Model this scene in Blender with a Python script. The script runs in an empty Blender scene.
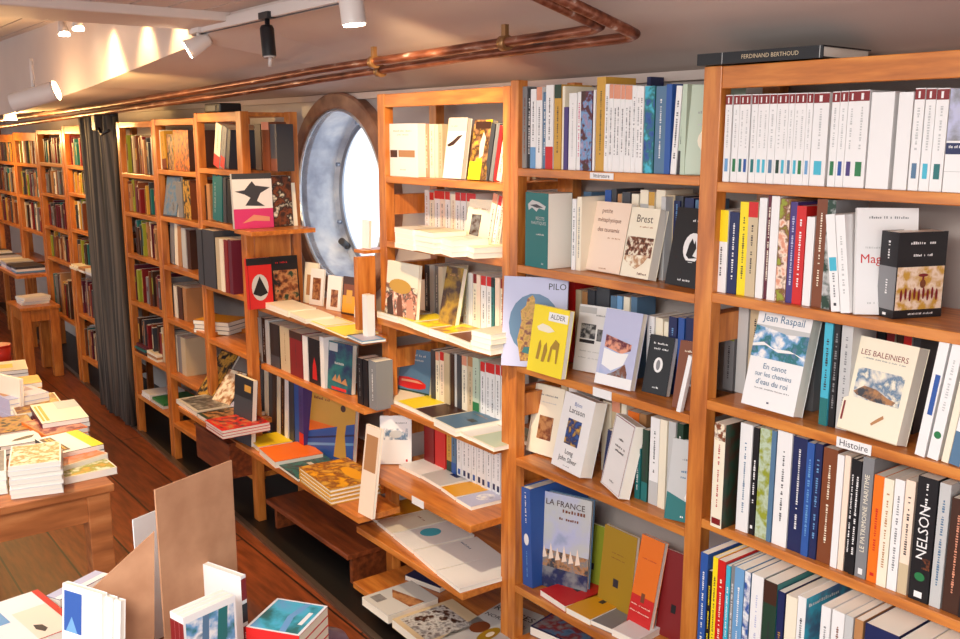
import bpy, math, random
from mathutils import Matrix, Vector
C = bpy.context.scene.collection
SC = bpy.context.scene
# ------------------------------------------------------------------ camera model
F = 956.; H = 1.65
P = math.atan(185/F); A = math.atan(740/(F/math.cos(P)))
FW = Vector((-math.cos(A)*math.cos(P), math.sin(A)*math.cos(P), -math.sin(P)))
RT = Vector((math.sin(A), math.cos(A), 0))
UP = Vector((-math.cos(A)*math.sin(P), math.sin(A)*math.sin(P), math.cos(P)))
EYE = Vector((0, 0, H))
def ray(x, y): return FW + RT*((x-480)/F) + UP*((319.5-y)/F)
def onZ(x, y, z):
    d = ray(x, y); return EYE + d*((z-H)/d.z)
def onY(x, y, Y):
    d = ray(x, y); return EYE + d*(Y/d.y)
def onX(x, y, X):
    d = ray(x, y); return EYE + d*(X/d.x)
def proj(p):
    q = Vector(p)-EYE; z = q.dot(FW)
    return 480+F*q.dot(RT)/z, 319.5-F*q.dot(UP)/z
def x_at(px, Y, z):
    u = (px-480)/F
    return -(Y*(RT.y-u*FW.y) - (z-H)*u*FW.z)/(RT.x-u*FW.x)
def z_at(X, Y, py):
    lo, hi = -1., 3.
    for _ in range(40):
        m = (lo+hi)/2
        if proj((X, Y, m))[1] > py: lo = m
        else: hi = m
    return lo

# ------------------------------------------------------------------ materials
MATS = {}
def lin(c):
    c = c/255.
    return c/12.92 if c <= .04045 else ((c+.055)/1.055)**2.4
COL = {'white': (238,236,234), 'cream': (242,232,208), 'beige': (205,185,150), 'page': (246,240,226), 'red': (205,32,30), 'dark red': (130,28,30),
 'burgundy': (96,28,48), 'orange': (236,116,24), 'amber': (226,160,28), 'yellow': (246,220,30), 'mustard': (168,130,28), 'olive': (150,158,48),
 'green': (40,120,70), 'dark green': (34,62,46), 'teal': (34,112,112), 'turquoise': (70,180,205), 'light blue': (110,160,205), 'blue': (44,86,160),
 'navy': (28,38,84), 'purple': (72,56,120), 'lavender': (186,188,216), 'mauve': (150,128,160), 'pink': (214,60,120), 'salmon': (222,150,120),
 'brown': (124,66,36), 'dark brown': (66,38,26), 'tan': (182,130,84), 'grey': (130,130,132), 'pale grey': (196,196,194), 'dark grey': (62,64,70),
 'black': (22,22,26), 'gold': (206,156,60), 'steel blue': (86,120,150), 'peach': (246,222,200), 'ink': (50,46,52), 'redink': (180,40,44), 'pale green': (190,206,184)}
def mat(name, rough=.42):
    if name in MATS: return MATS[name]
    c = COL[name]
    m = bpy.data.materials.new(name.replace(' ', '_')); m.use_nodes = True
    b = m.node_tree.nodes['Principled BSDF']
    b.inputs['Base Color'].default_value = (lin(c[0]), lin(c[1]), lin(c[2]), 1)
    b.inputs['Roughness'].default_value = rough
    MATS[name] = m; return m
def ramp(nt, stops, interp='LINEAR'):
    r = nt.nodes.new('ShaderNodeValToRGB'); r.color_ramp.interpolation = interp
    e = r.color_ramp.elements
    while len(e) < len(stops): e.new(.5)
    for i, (p, c) in enumerate(stops):
        e[i].position = p; e[i].color = (lin(c[0]), lin(c[1]), lin(c[2]), 1)
    return r
def noise_mat(name, stops, scale=(1,1,1), nscale=5, detail=4, rough=.5, interp='LINEAR', bump=0, metal=0, coat=0, dist=0, coord='Object'):
    if name in MATS: return MATS[name]
    m = bpy.data.materials.new(name.replace(' ', '_')); m.use_nodes = True; nt = m.node_tree
    b = nt.nodes['Principled BSDF']; tc = nt.nodes.new('ShaderNodeTexCoord'); mp = nt.nodes.new('ShaderNodeMapping')
    mp.inputs['Scale'].default_value = scale
    n = nt.nodes.new('ShaderNodeTexNoise'); n.inputs['Scale'].default_value = nscale; n.inputs['Detail'].default_value = detail; n.inputs['Distortion'].default_value = dist
    r = ramp(nt, stops, interp)
    L = nt.links.new
    L(tc.outputs[coord], mp.inputs[0]); L(mp.outputs[0], n.inputs[0]); L(n.outputs[0], r.inputs[0]); L(r.outputs[0], b.inputs['Base Color'])
    b.inputs['Roughness'].default_value = rough; b.inputs['Metallic'].default_value = metal
    if coat: b.inputs['Coat Weight'].default_value = coat; b.inputs['Coat Roughness'].default_value = .15
    if bump:
        bp = nt.nodes.new('ShaderNodeBump'); bp.inputs['Strength'].default_value = bump; bp.inputs['Distance'].default_value = .004
        L(n.outputs[0], bp.inputs['Height']); L(bp.outputs[0], b.inputs['Normal'])
    MATS[name] = m; return m
def pic(name, cols, scale=40, stretch=(1,1,1)):
    """a printed picture: patches of a few ink colours"""
    k = len(cols); st = [(.28+.46*i/k if i else .2, COL[c] if isinstance(c, str) else c) for i, c in enumerate(cols)]
    return noise_mat('print '+name, st, stretch, scale*1.5, 9, .4, 'LINEAR', dist=.15)
WOOD = noise_mat('orange pine wood', [(.3,(170,94,36)), (.52,(202,120,48)), (.72,(222,144,64))], (1.2,9,9), 5, 5, .38, bump=.05, coat=.25)
WOODV = noise_mat('orange pine wood upright', [(.3,(168,92,36)), (.52,(200,118,48)), (.72,(220,142,64))], (9,9,1.2), 5, 5, .38, bump=.05, coat=.25)
DWOOD = noise_mat('red brown wood', [(.3,(92,44,22)), (.55,(134,66,32)), (.75,(160,84,44))], (1.2,9,9), 5, 5, .4, coat=.2)
TWOOD = noise_mat('table wood', [(.3,(140,80,40)), (.55,(178,106,56)), (.75,(204,134,80))], (8,1.2,8), 4, 5, .45)
HULL = noise_mat('painted hull', [(.35,(184,172,166)), (.65,(204,194,186))], (1,1,1), 1.6, 5, .62)
CEIL = noise_mat('painted ceiling', [(.35,(196,178,170)), (.65,(212,196,186))], (1,1,1), 1.1, 5, .6)
CARD = noise_mat('brown cardboard', [(.35,(178,128,94)), (.65,(196,146,110))], (1,1,1), 14, 4, .8)
PIPE = noise_mat('corroded copper pipe', [(.3,(78,40,28)), (.5,(128,72,50)), (.62,(150,98,76)), (.74,(214,198,186))], (3,10,10), 4, 6, .35, metal=.55, bump=.2)
KERB = mat('black', .4)
def plain(name, rgb, rough=.5, metal=0, em=0, emc=None):
    if name in MATS: return MATS[name]
    m = bpy.data.materials.new(name); m.use_nodes = True; b = m.node_tree.nodes['Principled BSDF']
    b.inputs['Base Color'].default_value = (lin(rgb[0]), lin(rgb[1]), lin(rgb[2]), 1)
    b.inputs['Roughness'].default_value = rough; b.inputs['Metallic'].default_value = metal
    if em:
        e = emc or rgb
        b.inputs['Emission Color'].default_value = (lin(e[0]), lin(e[1]), lin(e[2]), 1); b.inputs['Emission Strength'].default_value = em
    MATS[name] = m; return m
def floor_mat():
    m = bpy.data.materials.new('varnished deck boards'); m.use_nodes = True; nt = m.node_tree; L = nt.links.new
    b = nt.nodes['Principled BSDF']; tc = nt.nodes.new('ShaderNodeTexCoord')
    br = nt.nodes.new('ShaderNodeTexBrick'); br.offset = .37; br.inputs['Scale'].default_value = 1
    br.inputs['Brick Width'].default_value = 2.6; br.inputs['Row Height'].default_value = .21
    br.inputs['Mortar Size'].default_value = .004; br.inputs['Bias'].default_value = 0
    br.inputs['Color1'].default_value = (lin(128), lin(62), lin(32), 1); br.inputs['Color2'].default_value = (lin(164), lin(84), lin(44), 1)
    br.inputs['Mortar'].default_value = (.01, .006, .004, 1)
    mp = nt.nodes.new('ShaderNodeMapping'); mp.inputs['Scale'].default_value = (1.5, 12, 1)
    n = nt.nodes.new('ShaderNodeTexNoise'); n.inputs['Scale'].default_value = 4; n.inputs['Detail'].default_value = 6
    r = ramp(nt, [(.25, (150,150,150)), (.7, (255,255,255))])
    mx = nt.nodes.new('ShaderNodeMixRGB'); mx.blend_type = 'MULTIPLY'; mx.inputs[0].default_value = 1
    L(tc.outputs['Object'], br.inputs[0]); L(tc.outputs['Object'], mp.inputs[0]); L(mp.outputs[0], n.inputs[0]); L(n.outputs[0], r.inputs[0])
    L(br.outputs[0], mx.inputs[1]); L(r.outputs[0], mx.inputs[2]); L(mx.outputs[0], b.inputs['Base Color'])
    b.inputs['Roughness'].default_value = .38
    return m

# ------------------------------------------------------------------ mesh builder
TXT = {}
def text_mesh(s):
    if s not in TXT:
        cu = bpy.data.curves.new('t', 'FONT'); cu.body = s; cu.resolution_u = 2; cu.align_x = 'CENTER'; cu.align_y = 'CENTER'
        o = bpy.data.objects.new('t', cu); C.objects.link(o)
        me = bpy.data.meshes.new_from_object(o.evaluated_get(bpy.context.evaluated_depsgraph_get()))
        vs = [v.co.copy() for v in me.vertices]
        TXT[s] = ([(v.x, v.y) for v in vs], [tuple(p.vertices) for p in me.polygons])
        bpy.data.objects.remove(o); bpy.data.curves.remove(cu); bpy.data.meshes.remove(me)
    return TXT[s]
class M:
    def __init__(s): s.v = []; s.f = []; s.mi = []; s.m = []; s.sm = []
    def k(s, m):
        if isinstance(m, str): m = mat(m)
        if m not in s.m: s.m.append(m)
        return s.m.index(m)
    def poly(s, pts, m, smooth=False):
        n = len(s.v); s.v += [tuple(p) for p in pts]; s.f.append(tuple(range(n, n+len(pts)))); s.mi.append(s.k(m)); s.sm.append(smooth)
    def box(s, x0, x1, y0, y1, z0, z1, m):
        n = len(s.v)
        s.v += [(x0,y0,z0),(x1,y0,z0),(x1,y1,z0),(x0,y1,z0),(x0,y0,z1),(x1,y0,z1),(x1,y1,z1),(x0,y1,z1)]
        for q in ((3,2,1,0),(4,5,6,7),(0,1,5,4),(1,2,6,5),(2,3,7,6),(3,0,4,7)):
            s.f.append(tuple(n+i for i in q)); s.mi.append(s.k(m)); s.sm.append(False)
        return s
    def mesh(s, verts, faces, m, smooth=False):
        n = len(s.v); s.v += [tuple(p) for p in verts]
        for q in faces: s.f.append(tuple(n+i for i in q)); s.mi.append(s.k(m)); s.sm.append(smooth)
    def tube(s, pts, r, m, seg=12, cap=True):
        pts = [Vector(p) for p in pts]; rings = []; rr = r if isinstance(r, (list, tuple)) else [r]*len(pts)
        ref = Vector((0.13, 0.21, 1)).normalized()
        n0 = len(s.v)
        for i, p in enumerate(pts):
            d = (pts[min(i+1, len(pts)-1)]-pts[max(i-1, 0)]).normalized()
            a = d.cross(ref).normalized(); b = a.cross(d)
            for j in range(seg):
                t = 2*math.pi*j/seg; s.v.append(tuple(p+a*math.cos(t)*rr[i]+b*math.sin(t)*rr[i]))
        for i in range(len(pts)-1):
            for j in range(seg):
                s.f.append((n0+i*seg+j, n0+i*seg+(j+1)%seg, n0+(i+1)*seg+(j+1)%seg, n0+(i+1)*seg+j)); s.mi.append(s.k(m)); s.sm.append(True)
        if cap:
            for b0, rev in ((n0, 1), (n0+(len(pts)-1)*seg, 0)):
                q = [b0+j for j in range(seg)]
                s.f.append(tuple(q[::-1] if rev else q)); s.mi.append(s.k(m)); s.sm.append(False)
        return s
    def build(s, name, parent=None, bevel=0):
        me = bpy.data.meshes.new(name); me.from_pydata(s.v, [], s.f)
        for m in s.m: me.materials.append(m)
        for p, i, q in zip(me.polygons, s.mi, s.sm): p.material_index = i; p.use_smooth = q
        me.update()
        o = bpy.data.objects.new(name, me); C.objects.link(o)
        if parent: o.parent = parent
        if bevel:
            b = o.modifiers.new('bevel', 'BEVEL'); b.width = bevel; b.segments = 2; b.limit_method = 'ANGLE'
        return o
def tag(o, label, cat, group=None):
    o['label'] = label; o['category'] = cat
    if group: o['group'] = group
    return o
def thing(name, label, cat, loc=(0,0,0), group=None, rot=None):
    o = bpy.data.objects.new(name, None); o.empty_display_size = .05; C.objects.link(o)
    if rot is not None: o.matrix_world = Matrix.Translation(loc) @ rot
    else: o.location = loc
    return tag(o, label, cat, group)
def structure(o): o['kind'] = 'structure'; return o

# ------------------------------------------------------------------ books
RND = random.Random(4)
def face_map(w, h, t, side, e=.0005):
    if side == 'f': return lambda u, v: (-w/2+u*w, -t/2-e, v*h)
    if side == 's': return lambda u, v: (-w/2-e, t/2-u*t, v*h)
    if side == 'S': return lambda u, v: (-w/2-2*e, t/2-u*t, v*h)
    return lambda u, v: (-w/2+u*w, -t/2-2*e, v*h)        # 'F': a second layer on the front
def decorate(mb, w, h, t, side, items, text=False, only=None):
    W = t if side == 's' else w
    for i_, it in enumerate(items):
        k = it[0]
        if (k in 'tT') != text or (only is not None and i_ != only): continue
        fm = fm2 = face_map(w, h, t, side, .0004+.00016*i_)
        if k == 'b':        # band or rectangle (u0,v0,u1,v1,colour)
            _, u0, v0, u1, v1, c = it
            mb.poly([fm(u0,v0), fm(u1,v0), fm(u1,v1), fm(u0,v1)], c)
        elif k == 'B':
            _, u0, v0, u1, v1, c = it
            mb.poly([fm2(u0,v0), fm2(u1,v0), fm2(u1,v1), fm2(u0,v1)], c)
        elif k == 'P':      # free polygon
            mb.poly([fm2(u, v) for u, v in it[1]], it[2])
        elif k == 'e':      # ellipse
            _, cu, cv, ru, rv, c = it
            mb.poly([fm2(cu+ru*math.cos(a*math.pi/9), cv+rv*math.sin(a*math.pi/9)) for a in range(18)], c)
        elif k == 'g':      # spine lettering too small to read: letter-sized marks up the spine (v0,v1,colour,height)
            _, v0, v1, c, gh = it
            v = v0*h; s = min(gh*W, .006); L = s*.6; um = .5
            while v < v1*h:
                if RND.random() > .14:
                    a = s*(.45+.5*RND.random())/W
                    l = L*(.6+.6*RND.random())
                    mb.poly([fm2(um-a/2, v/h), fm2(um+a/2, v/h), fm2(um+a/2, (v+l)/h), fm2(um-a/2, (v+l)/h)], c)
                v += L*1.45
        elif k == 'G':      # a line of the same across the cover (v,u0,u1,colour,height)
            _, v, u0, u1, c, gh = it
            u = u0*w; L = gh*.55
            while u < u1*w:
                if RND.random() > .15:
                    a = gh*(.55+.45*RND.random()); l = L*(.6+.6*RND.random())
                    mb.poly([fm2(u/w, v), fm2((u+l)/w, v), fm2((u+l)/w, v+a/h), fm2(u/w, v+a/h)], c)
                u += L*1.5
        elif k == 't':      # real lettering on the cover (string,u,v,size,colour[,max width])
            _, s, u, v, size, c = it
            vs, fs = text_mesh(s)
            mb.mesh([fm2(u+x*size/w, v+y*size/h) for x, y in vs], fs, c)
        elif k == 'T':      # real lettering up the spine
            _, s, v, size, c = it
            vs, fs = text_mesh(s)
            mb.mesh([fm2(.5-y*size/W, v+x*size/h) for x, y in vs], fs, c)
NBOOK = [0]; LABELS = []
BOOKS = {}
def book(matrix, w, h, t, cov, label, group=None, spine=(), front=(), hard=False, pages='page', name=None, back=None, sp_col=None, hid=1.):
    root = thing(name or ('hardback_book' if hard else 'paperback_book'), label, 'book', group=group)
    root.matrix_world = matrix
    cs = [proj(matrix @ Vector((x, y, zz))) for x in (-w/2, w/2) for y in (-t/2, t/2) for zz in (0, h)]
    cx = [min(max(c[0], 0), 960) for c in cs]; cy = [min(max(c[1], 0), 639) for c in cs]
    ar = (max(cx)-min(cx))*(max(cy)-min(cy))
    if ', second from top' in label or 'third from top' in label or ' from top' in label or 'lowest' in label or 'bottom one' in label: hid *= .12
    if 'back of' in label or 'behind the' in label: hid *= .3
    BOOKS[root] = ar*hid; NBOOK[0] += 1
    c = .0028 if hard else .001; pi = .004 if hard else .0008
    c = min(c, t*.3)
    mb = M(); cm = cov if not isinstance(cov, str) else mat(cov)
    mb.box(-w/2+c, w/2, -t/2, -t/2+c, 0, h, cm); mb.box(-w/2+c, w/2, t/2-c, t/2, 0, h, back or cm)
    mb.box(-w/2, -w/2+c, -t/2, t/2, 0, h, mat(sp_col) if sp_col else cm)
    decorate(mb, w, h, t, 's', spine); decorate(mb, w, h, t, 'f', front)
    cv = mb.build('cover', root)
    for sd, its in (('s', spine), ('f', front)):
        for i_, it in enumerate(its):
            if it[0] in 'tT':
                tb_ = M(); decorate(tb_, w, h, t, sd, its, True, i_); tb_.build('title', cv)
    pb = M(); pb.box(-w/2+c, w/2-pi, -t/2+c, t/2-c, pi, h-pi, pages); pb.build('page_block', root)
    return root
def Rz(a): return Matrix.Rotation(a, 4, 'Z')
def Rx(a): return Matrix.Rotation(a, 4, 'X')
def Ry(a): return Matrix.Rotation(a, 4, 'Y')
T = Matrix.Translation
ORD = ['first','second','third','fourth','fifth','sixth','seventh','eighth','ninth','tenth','eleventh','twelfth','thirteenth','fourteenth','fifteenth',
 'sixteenth','seventeenth','eighteenth','nineteenth','twentieth','twenty-first','twenty-second','twenty-third','twenty-fourth','twenty-fifth','twenty-sixth',
 'twenty-seventh','twenty-eighth','twenty-ninth','thirtieth','thirty-first','thirty-second','thirty-third','thirty-fourth']
def deco(code, t):
    """spine designs"""
    if not code: return []
    if not isinstance(code, str): return list(code)
    p = code.split(':')
    if p[0] == 'rt': return [('b',0,.89,1,.99,'dark red'), ('B',.35,.905,.55,.97,'white'), ('b',.25,.12,.75,.27,p[1]), ('g',.4,.82,'pale grey',.3)]
    if p[0] == 'g': return [('g',.18,.86,p[1] if len(p) > 1 else 'ink',.42)]
    if p[0] == 's': return [('g',.3,.7,p[1],.42), ('b',.3,.06,.7,.09,p[1])]
    if p[0] == 'top': return [('b',0,.62,1,1,p[1]), ('g',.15,.55,'ink',.35)]
    if p[0] == 'cap': return [('b',0,.84,1,1,p[1]), ('g',.2,.75,'ink',.35)]
    if p[0] == 'low': return [('b',0,0,1,.27,p[1]), ('g',.35,.85,'ink',.35)]
    if p[0] == 'tick': return [('b',.25,.1,.75,.2,p[1]), ('g',.3,.8,'grey',.25)]
    if p[0] == 'pic': return [('b',0,0,1,1,pic(p[1], p[2].split('/'), 30))]
    if p[0] == 'bt': return [('g',.2,.9,p[1],.8)]
    return []
def row(Y, z, items, where, group, w=.13, maxh=.36):
    """books standing spine out along a shelf; items = (pxL, pxR, pyTop, colour, design, description[, lean, front decoration, setback])"""
    for i, it in enumerate(items):
        it = list(it)+[None]*(9-len(it)); a, b, top, col, dc, desc, lean, fr, setb = it
        y = Y+(setb or 0); x0 = x_at(a, y, z); x1 = x_at(b, y, z)
        t = (x1-x0)*.97; h = z_at((x0+x1)/2, y, top)-z
        h = min(max(h, .1), maxh)
        ln = math.radians(lean or 0)
        if ln: t = t*math.cos(ln); h /= math.cos(ln)
        piv = x0 if ln < 0 else x1
        m = T((piv, y+w/2, z+.0005)) @ Ry(ln) @ T(((t/2 if ln < 0 else -t/2), 0, 0)) @ Rz(math.pi/2)
        d = desc or ('%s %s' % (col, 'paperback' if t < .03 else 'thick book'))
        book(m, w-.003*(i % 3), h-.0005, t, col, '%s, %s from left on %s' % (d, ORD[i], where), group, deco(dc, t), fr or ())
def face(bl, br, top, z, t, lean, cov, label, front=(), spine=(), hard=False, group=None, yaw=None, w=None, pages='page', name=None, dz=0, Y=None, X=None):
    """a book standing with its cover out: feet at pixels bl / br on the shelf at height z"""
    p = onZ(bl[0], bl[1], z) if Y is None else Vector((x_at(bl[0], Y, z), Y, z))
    if X is not None:
        p = onX(bl[0], bl[1], X); p.z = z
    if w is None:
        q = onZ(br[0], br[1], z) if Y is None else Vector((x_at(br[0], Y, z), Y, z)); d = q-p; yaw = math.atan2(d.y, d.x); w = math.hypot(d.x, d.y)
    else: yaw = math.radians(yaw)
    a = math.radians(lean); n = Vector((-math.sin(yaw), math.cos(yaw), 0))
    lo, hi = .05, .5
    for _ in range(30):
        m = (lo+hi)/2
        q = p + n*(m*math.sin(a)) + Vector((0, 0, m*math.cos(a)+t*math.sin(a)))
        if proj(q)[1] > top: lo = m
        else: hi = m
    M4 = T((p.x, p.y, z+t*math.sin(a)+.0005+dz)) @ Rz(yaw) @ Rx(-a) @ T((w/2, t/2, 0))
    return book(M4, w, lo, t, cov, label, group, spine, front, hard, pages, name)
def flat(fl, fr, z, h, t, cov, label, front=(), spine=(), group=None, hard=False, w=None, yaw=None, n=1, pages='page', name=None, dx=0, rz=0):
    """a book (or a stack of n) lying cover up; fl / fr are the pixels of its top front corners, z the height it rests at"""
    zt = z+t*n
    p = onZ(fl[0], fl[1], zt)
    if fr is not None:
        q = onZ(fr[0], fr[1], zt); d = q-p; yaw = math.atan2(d.y, d.x); w = math.hypot(d.x, d.y)
    else: yaw = math.radians(yaw)
    names = ['topmost','second from top','third from top','fourth from top','fifth from top','sixth from top','lowest','eighth from top']
    for i in range(n):
        jx = RND.uniform(-.003, .003) if i else 0; jy = RND.uniform(-.002, .003) if i else 0
        M4 = T((p.x, p.y, zt-t*(i+1)+.0003)) @ Rz(yaw) @ T((w/2+jx, h*0+jy, t/2)) @ Rx(-math.pi/2)
        lb = label if n == 1 else (label+', '+(names[i] if i < n-1 else 'bottom one'))
        book(M4, w, h, t*.985, cov, lb, group, spine, front if i == 0 else (), hard, pages, name)
def lying_pic(name, cols, scale=30, m=.06): return [('b', m, m, 1-m, 1-m, pic(name, cols, scale))]

# ------------------------------------------------------------------ shelving
def bookcase(label, x0, x1, yf, dep, zt, shelves, z0=0., left=.04, right=.04, top=.035, name='bookcase', brackets=(), wood=None, panel=None, group=None, extra=()):
    r = thing(name, label, 'bookcase', ((x0+x1)/2, yf+dep/2, z0), group)
    ox, oy, oz = (x0+x1)/2, yf+dep/2, z0
    def part(nm, a, b, c, d, e, f, m, bev=.002):
        mb = M(); mb.box(a-ox, b-ox, c-oy, d-oy, e-oz, f-oz, m); return mb.build(nm, r, bev)
    wd = wood or WOOD; wv = DWOOD if wood is DWOOD else WOODV
    pw = .036
    for s, on in ((0, left), (1, right)):
        if not on: continue
        a, b = (x0, x0+on) if s == 0 else (x1-on, x1)
        part('front_post', a, b, yf, yf+pw, z0, zt, wv); part('back_post', a, b, yf+dep-pw, yf+dep, z0, zt, wv)
        for bz in brackets: part('side_rail', a+.006, b-.006, yf+pw, yf+dep-pw, bz-.035, bz+.035, wv)
    xa, xb = x0+left, x1-right
    if top: part('top_rail', xa, xb, yf+.002, yf+.02, zt-top, zt-.001, wd); part('top_board', xa, xb, yf+.02, yf+dep, zt-.02, zt-.002, wd)
    for s in shelves:
        z, f = s if isinstance(s, tuple) else (s, 0)
        part('shelf', xa, xb, yf-f+.001, yf+dep-.002, z-.023, z, wd)
    for q in extra: part('shelf', *q, wd)
    if panel: part('side_panel', *panel, wv)
    return r
def ledge_label(px, py, z, Y, w, h, label, txt=None, tilt=0):
    p = onY(px, py, Y); mb = M(); e = .0015
    mb.box(-w/2, w/2, -e, 0, -h/2, h/2, 'white')
    o = mb.build('shelf_label'); o.location = (p.x, Y-.0005, z)
    tag(o, label, 'label')
    if txt:
        vs, fs = text_mesh(txt); sz = h*.9
        k = min(1, w*.92/(max(v[0] for v in vs)-min(v[0] for v in vs))/sz)
        mm = M(); mm.mesh([(x*sz*k, -e-.0005, y*sz*k) for x, y in vs], fs, 'ink'); mm.build('lettering', o)
    return o

# ------------------------------------------------------------------ the setting
def setting():
    m = M(); m.poly([(-10.5,-3.2,0), (2.2,-3.2,0), (2.2,1.3,0), (-10.5,1.823,0)], floor_mat()); structure(m.build('floor'))
    # dark gutter along the hull with its metal nosing
    ed = lambda X: 1.5+max(0, -2.8-X)*.042
    m = M(); m.poly([(-10.5,ed(-10.5),.001), (-2.8,1.5,.001), (2.2,1.3,.001), (2.2,2.06,.001), (-10.5,2.06,.001)], plain('black rubber matting', (20,18,18), .45)); structure(m.build('trim_1'))
    m = M(); mt = plain('worn steel nosing', (120,104,92), .3, .7)
    for a, b in (((-10.5, ed(-10.5)), (-2.8, 1.5)), ((-2.8, 1.5), (2.2, 1.3))):
        n = .012
        m.mesh([(a[0],a[1]-n,0),(b[0],b[1]-n,0),(b[0],b[1]+n,0),(a[0],a[1]+n,0),(a[0],a[1]-n,.014),(b[0],b[1]-n,.014),(b[0],b[1]+n,.014),(a[0],a[1]+n,.014)],
               [(4,5,6,7),(0,1,5,4),(2,3,7,6),(1,2,6,5),(3,0,4,7)], mt)
    structure(m.build('trim_2'))
    # hull wall with a round opening
    cx, cz, r = -3.605, 1.385, .385; Y = 2.03; top = 1.84
    m = M(); N = 48
    ring = [(cx+r*math.cos(2*math.pi*i/N), cz+r*math.sin(2*math.pi*i/N)) for i in range(N)]
    sq = []
    S = .449
    for i in range(N):
        a = 2*math.pi*i/N; k = S/max(abs(math.cos(a)), abs(math.sin(a))); sq.append((cx+k*math.cos(a), cz+k*math.sin(a)))
    for i in range(N):
        j = (i+1) % N
        m.poly([(ring[i][0],Y,ring[i][1]), (ring[j][0],Y,ring[j][1]), (sq[j][0],Y,sq[j][1]), (sq[i][0],Y,sq[i][1])][::-1], HULL)
    x0, x1, z0, z1 = cx-S, cx+S, cz-S, cz+S
    for a, b, c, d in ((-10.5, x0, 0, top), (x1, 2.2, 0, top), (x0, x1, 0, z0), (x0, x1, z1, top)):
        m.poly([(a,Y,c), (b,Y,c), (b,Y,d), (a,Y,d)], HULL)
    structure(m.build('wall_right'))
    # end bulkhead
    m = M(); m.box(-10.5, -10.4, -3.2, 2.03, 0, 2.25, DWOOD); structure(m.build('wall_end'))
    # sloping cove over the shelves
    xs = [2.2, 0, -1.5, -2.95, -3.16, -4.45, -6.1, -10.5]; ct = [2.0, 2.0, 2.0, 2.0, 1.947, 1.853, 1.765, 1.76]
    m = M()
    for i in range(len(xs)-1):
        a, b = xs[i], xs[i+1]; n = 6
        for k in range(n):
            def pt(X, c, s): return (X, 2.03-.79*s, 1.815+(c-1.815)*s+.012*math.sin(math.pi*s))
            m.poly([pt(a,ct[i],k/n), pt(a,ct[i],(k+1)/n), pt(b,ct[i+1],(k+1)/n), pt(b,ct[i+1],k/n)], CEIL, True)
    m.box(-10.4, 2.2, 1.995, 2.03, 1.79, 1.815, CEIL)
    structure(m.build('ceiling_cove'))
    # raised roof beyond the beam: upright side and boarded top
    m = M()
    for i in range(3, len(xs)-1):
        m.poly([(xs[i],1.24,ct[i]), (xs[i+1],1.24,ct[i+1]), (xs[i+1],1.24,2.17), (xs[i],1.24,2.17)], CEIL)
    structure(m.build('wall_coaming'))
    def boards(x0, x1, z, y0, y1, name, w=.11):
        m = M(); y = y0
        gap = plain('dark joint', (60,50,50), .8)
        m.box(x0, x1, y0, y1, z+.012, z+.03, gap)
        while y < y1-.001:
            m.box(x0, x1, y, min(y+w-.008, y1), z, z+.012, CEIL); y += w
        structure(m.build(name))
    boards(-10.4, -3.18, 2.17, -3.2, 1.24, 'ceiling_far')
    boards(-2.88, 2.2, 2.015, -1.6, 1.25, 'ceiling')
    m = M(); m.box(-2.88, 2.2, 1.232, 1.25, 1.992, 2.06, CEIL); structure(m.build('trim_3'))
    m = M(); m.box(-3.18, -2.88, -3.2, 1.25, 1.988, 2.2, CEIL); structure(m.build('ceiling_beam', bevel=.006))
    # porthole: wooden surround, steel tunnel, outer ring and glass
    def ringmesh(m, prof, mt, n=56):
        k = len(prof); vs = []; fs = []
        for i in range(n):
            a = 2*math.pi*i/n
            for (rr, yy) in prof: vs.append((cx+rr*math.cos(a), yy, cz+rr*math.sin(a)))
        for i in range(n):
            for j in range(k-1):
                fs.append((i*k+j, ((i+1) % n)*k+j, ((i+1) % n)*k+j+1, i*k+j+1))
        m.mesh(vs, fs, mt, False)
    w = structure(bpy.data.objects.new('window_1', None)); C.objects.link(w)
    m = M(); ringmesh(m, [(.372,2.03),(.372,1.985),(.378,1.978),(.43,1.978),(.438,1.985),(.438,2.03)], noise_mat('weathered brown surround', [(.3,(120,84,66)), (.55,(150,108,86)), (.75,(172,132,108))], (3,3,3), 5, 5, .5)); m.build('wooden_surround', w)
    st = noise_mat('blue grey painted steel', [(.3,(150,160,184)), (.5,(196,206,222)), (.68,(230,236,244))], (1,1,1), 9, 6, .35, bump=.3)
    m = M(); ringmesh(m, [(.372,1.99),(.372,2.17),(.352,2.19)], st); m.build('steel_tunnel', w)
    m = M(); ringmesh(m, [(.372,1.992),(.362,1.982),(.358,1.99),(.362,1.998)], plain('bright metal rim', (226,232,240), .25, .6)); m.build('inner_rim', w)
    m = M(); ringmesh(m, [(.352,2.185),(.335,2.175),(.325,2.185),(.335,2.2),(.352,2.2)], plain('steel ring', (150,160,176), .3, .6))
    for i in range(8):
        a = 2*math.pi*(i+.5)/8; p = (cx+.342*math.cos(a), 2.172, cz+.342*math.sin(a)); m.tube([p, (p[0], 2.155, p[2])], .009, plain('steel ring', (150,160,176)), 8)
    m.build('porthole_ring', w)
    g = bpy.data.materials.new('window glass'); g.use_nodes = True; nt = g.node_tree; nt.nodes.clear()
    o = nt.nodes.new('ShaderNodeOutputMaterial'); tr = nt.nodes.new('ShaderNodeBsdfTransparent'); gl = nt.nodes.new('ShaderNodeBsdfGlossy'); mx = nt.nodes.new('ShaderNodeMixShader')
    tr.inputs[0].default_value = (.93,.96,1,1); gl.inputs['Roughness'].default_value = .05; mx.inputs[0].default_value = .06
    nt.links.new(tr.outputs[0], mx.inputs[1]); nt.links.new(gl.outputs[0], mx.inputs[2]); nt.links.new(mx.outputs[0], o.inputs[0])
    m = M(); m.poly([(cx+.335*math.cos(2*math.pi*i/48), 2.188, cz+.335*math.sin(2*math.pi*i/48)) for i in range(48)], g); m.build('glass_pane', w)
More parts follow.
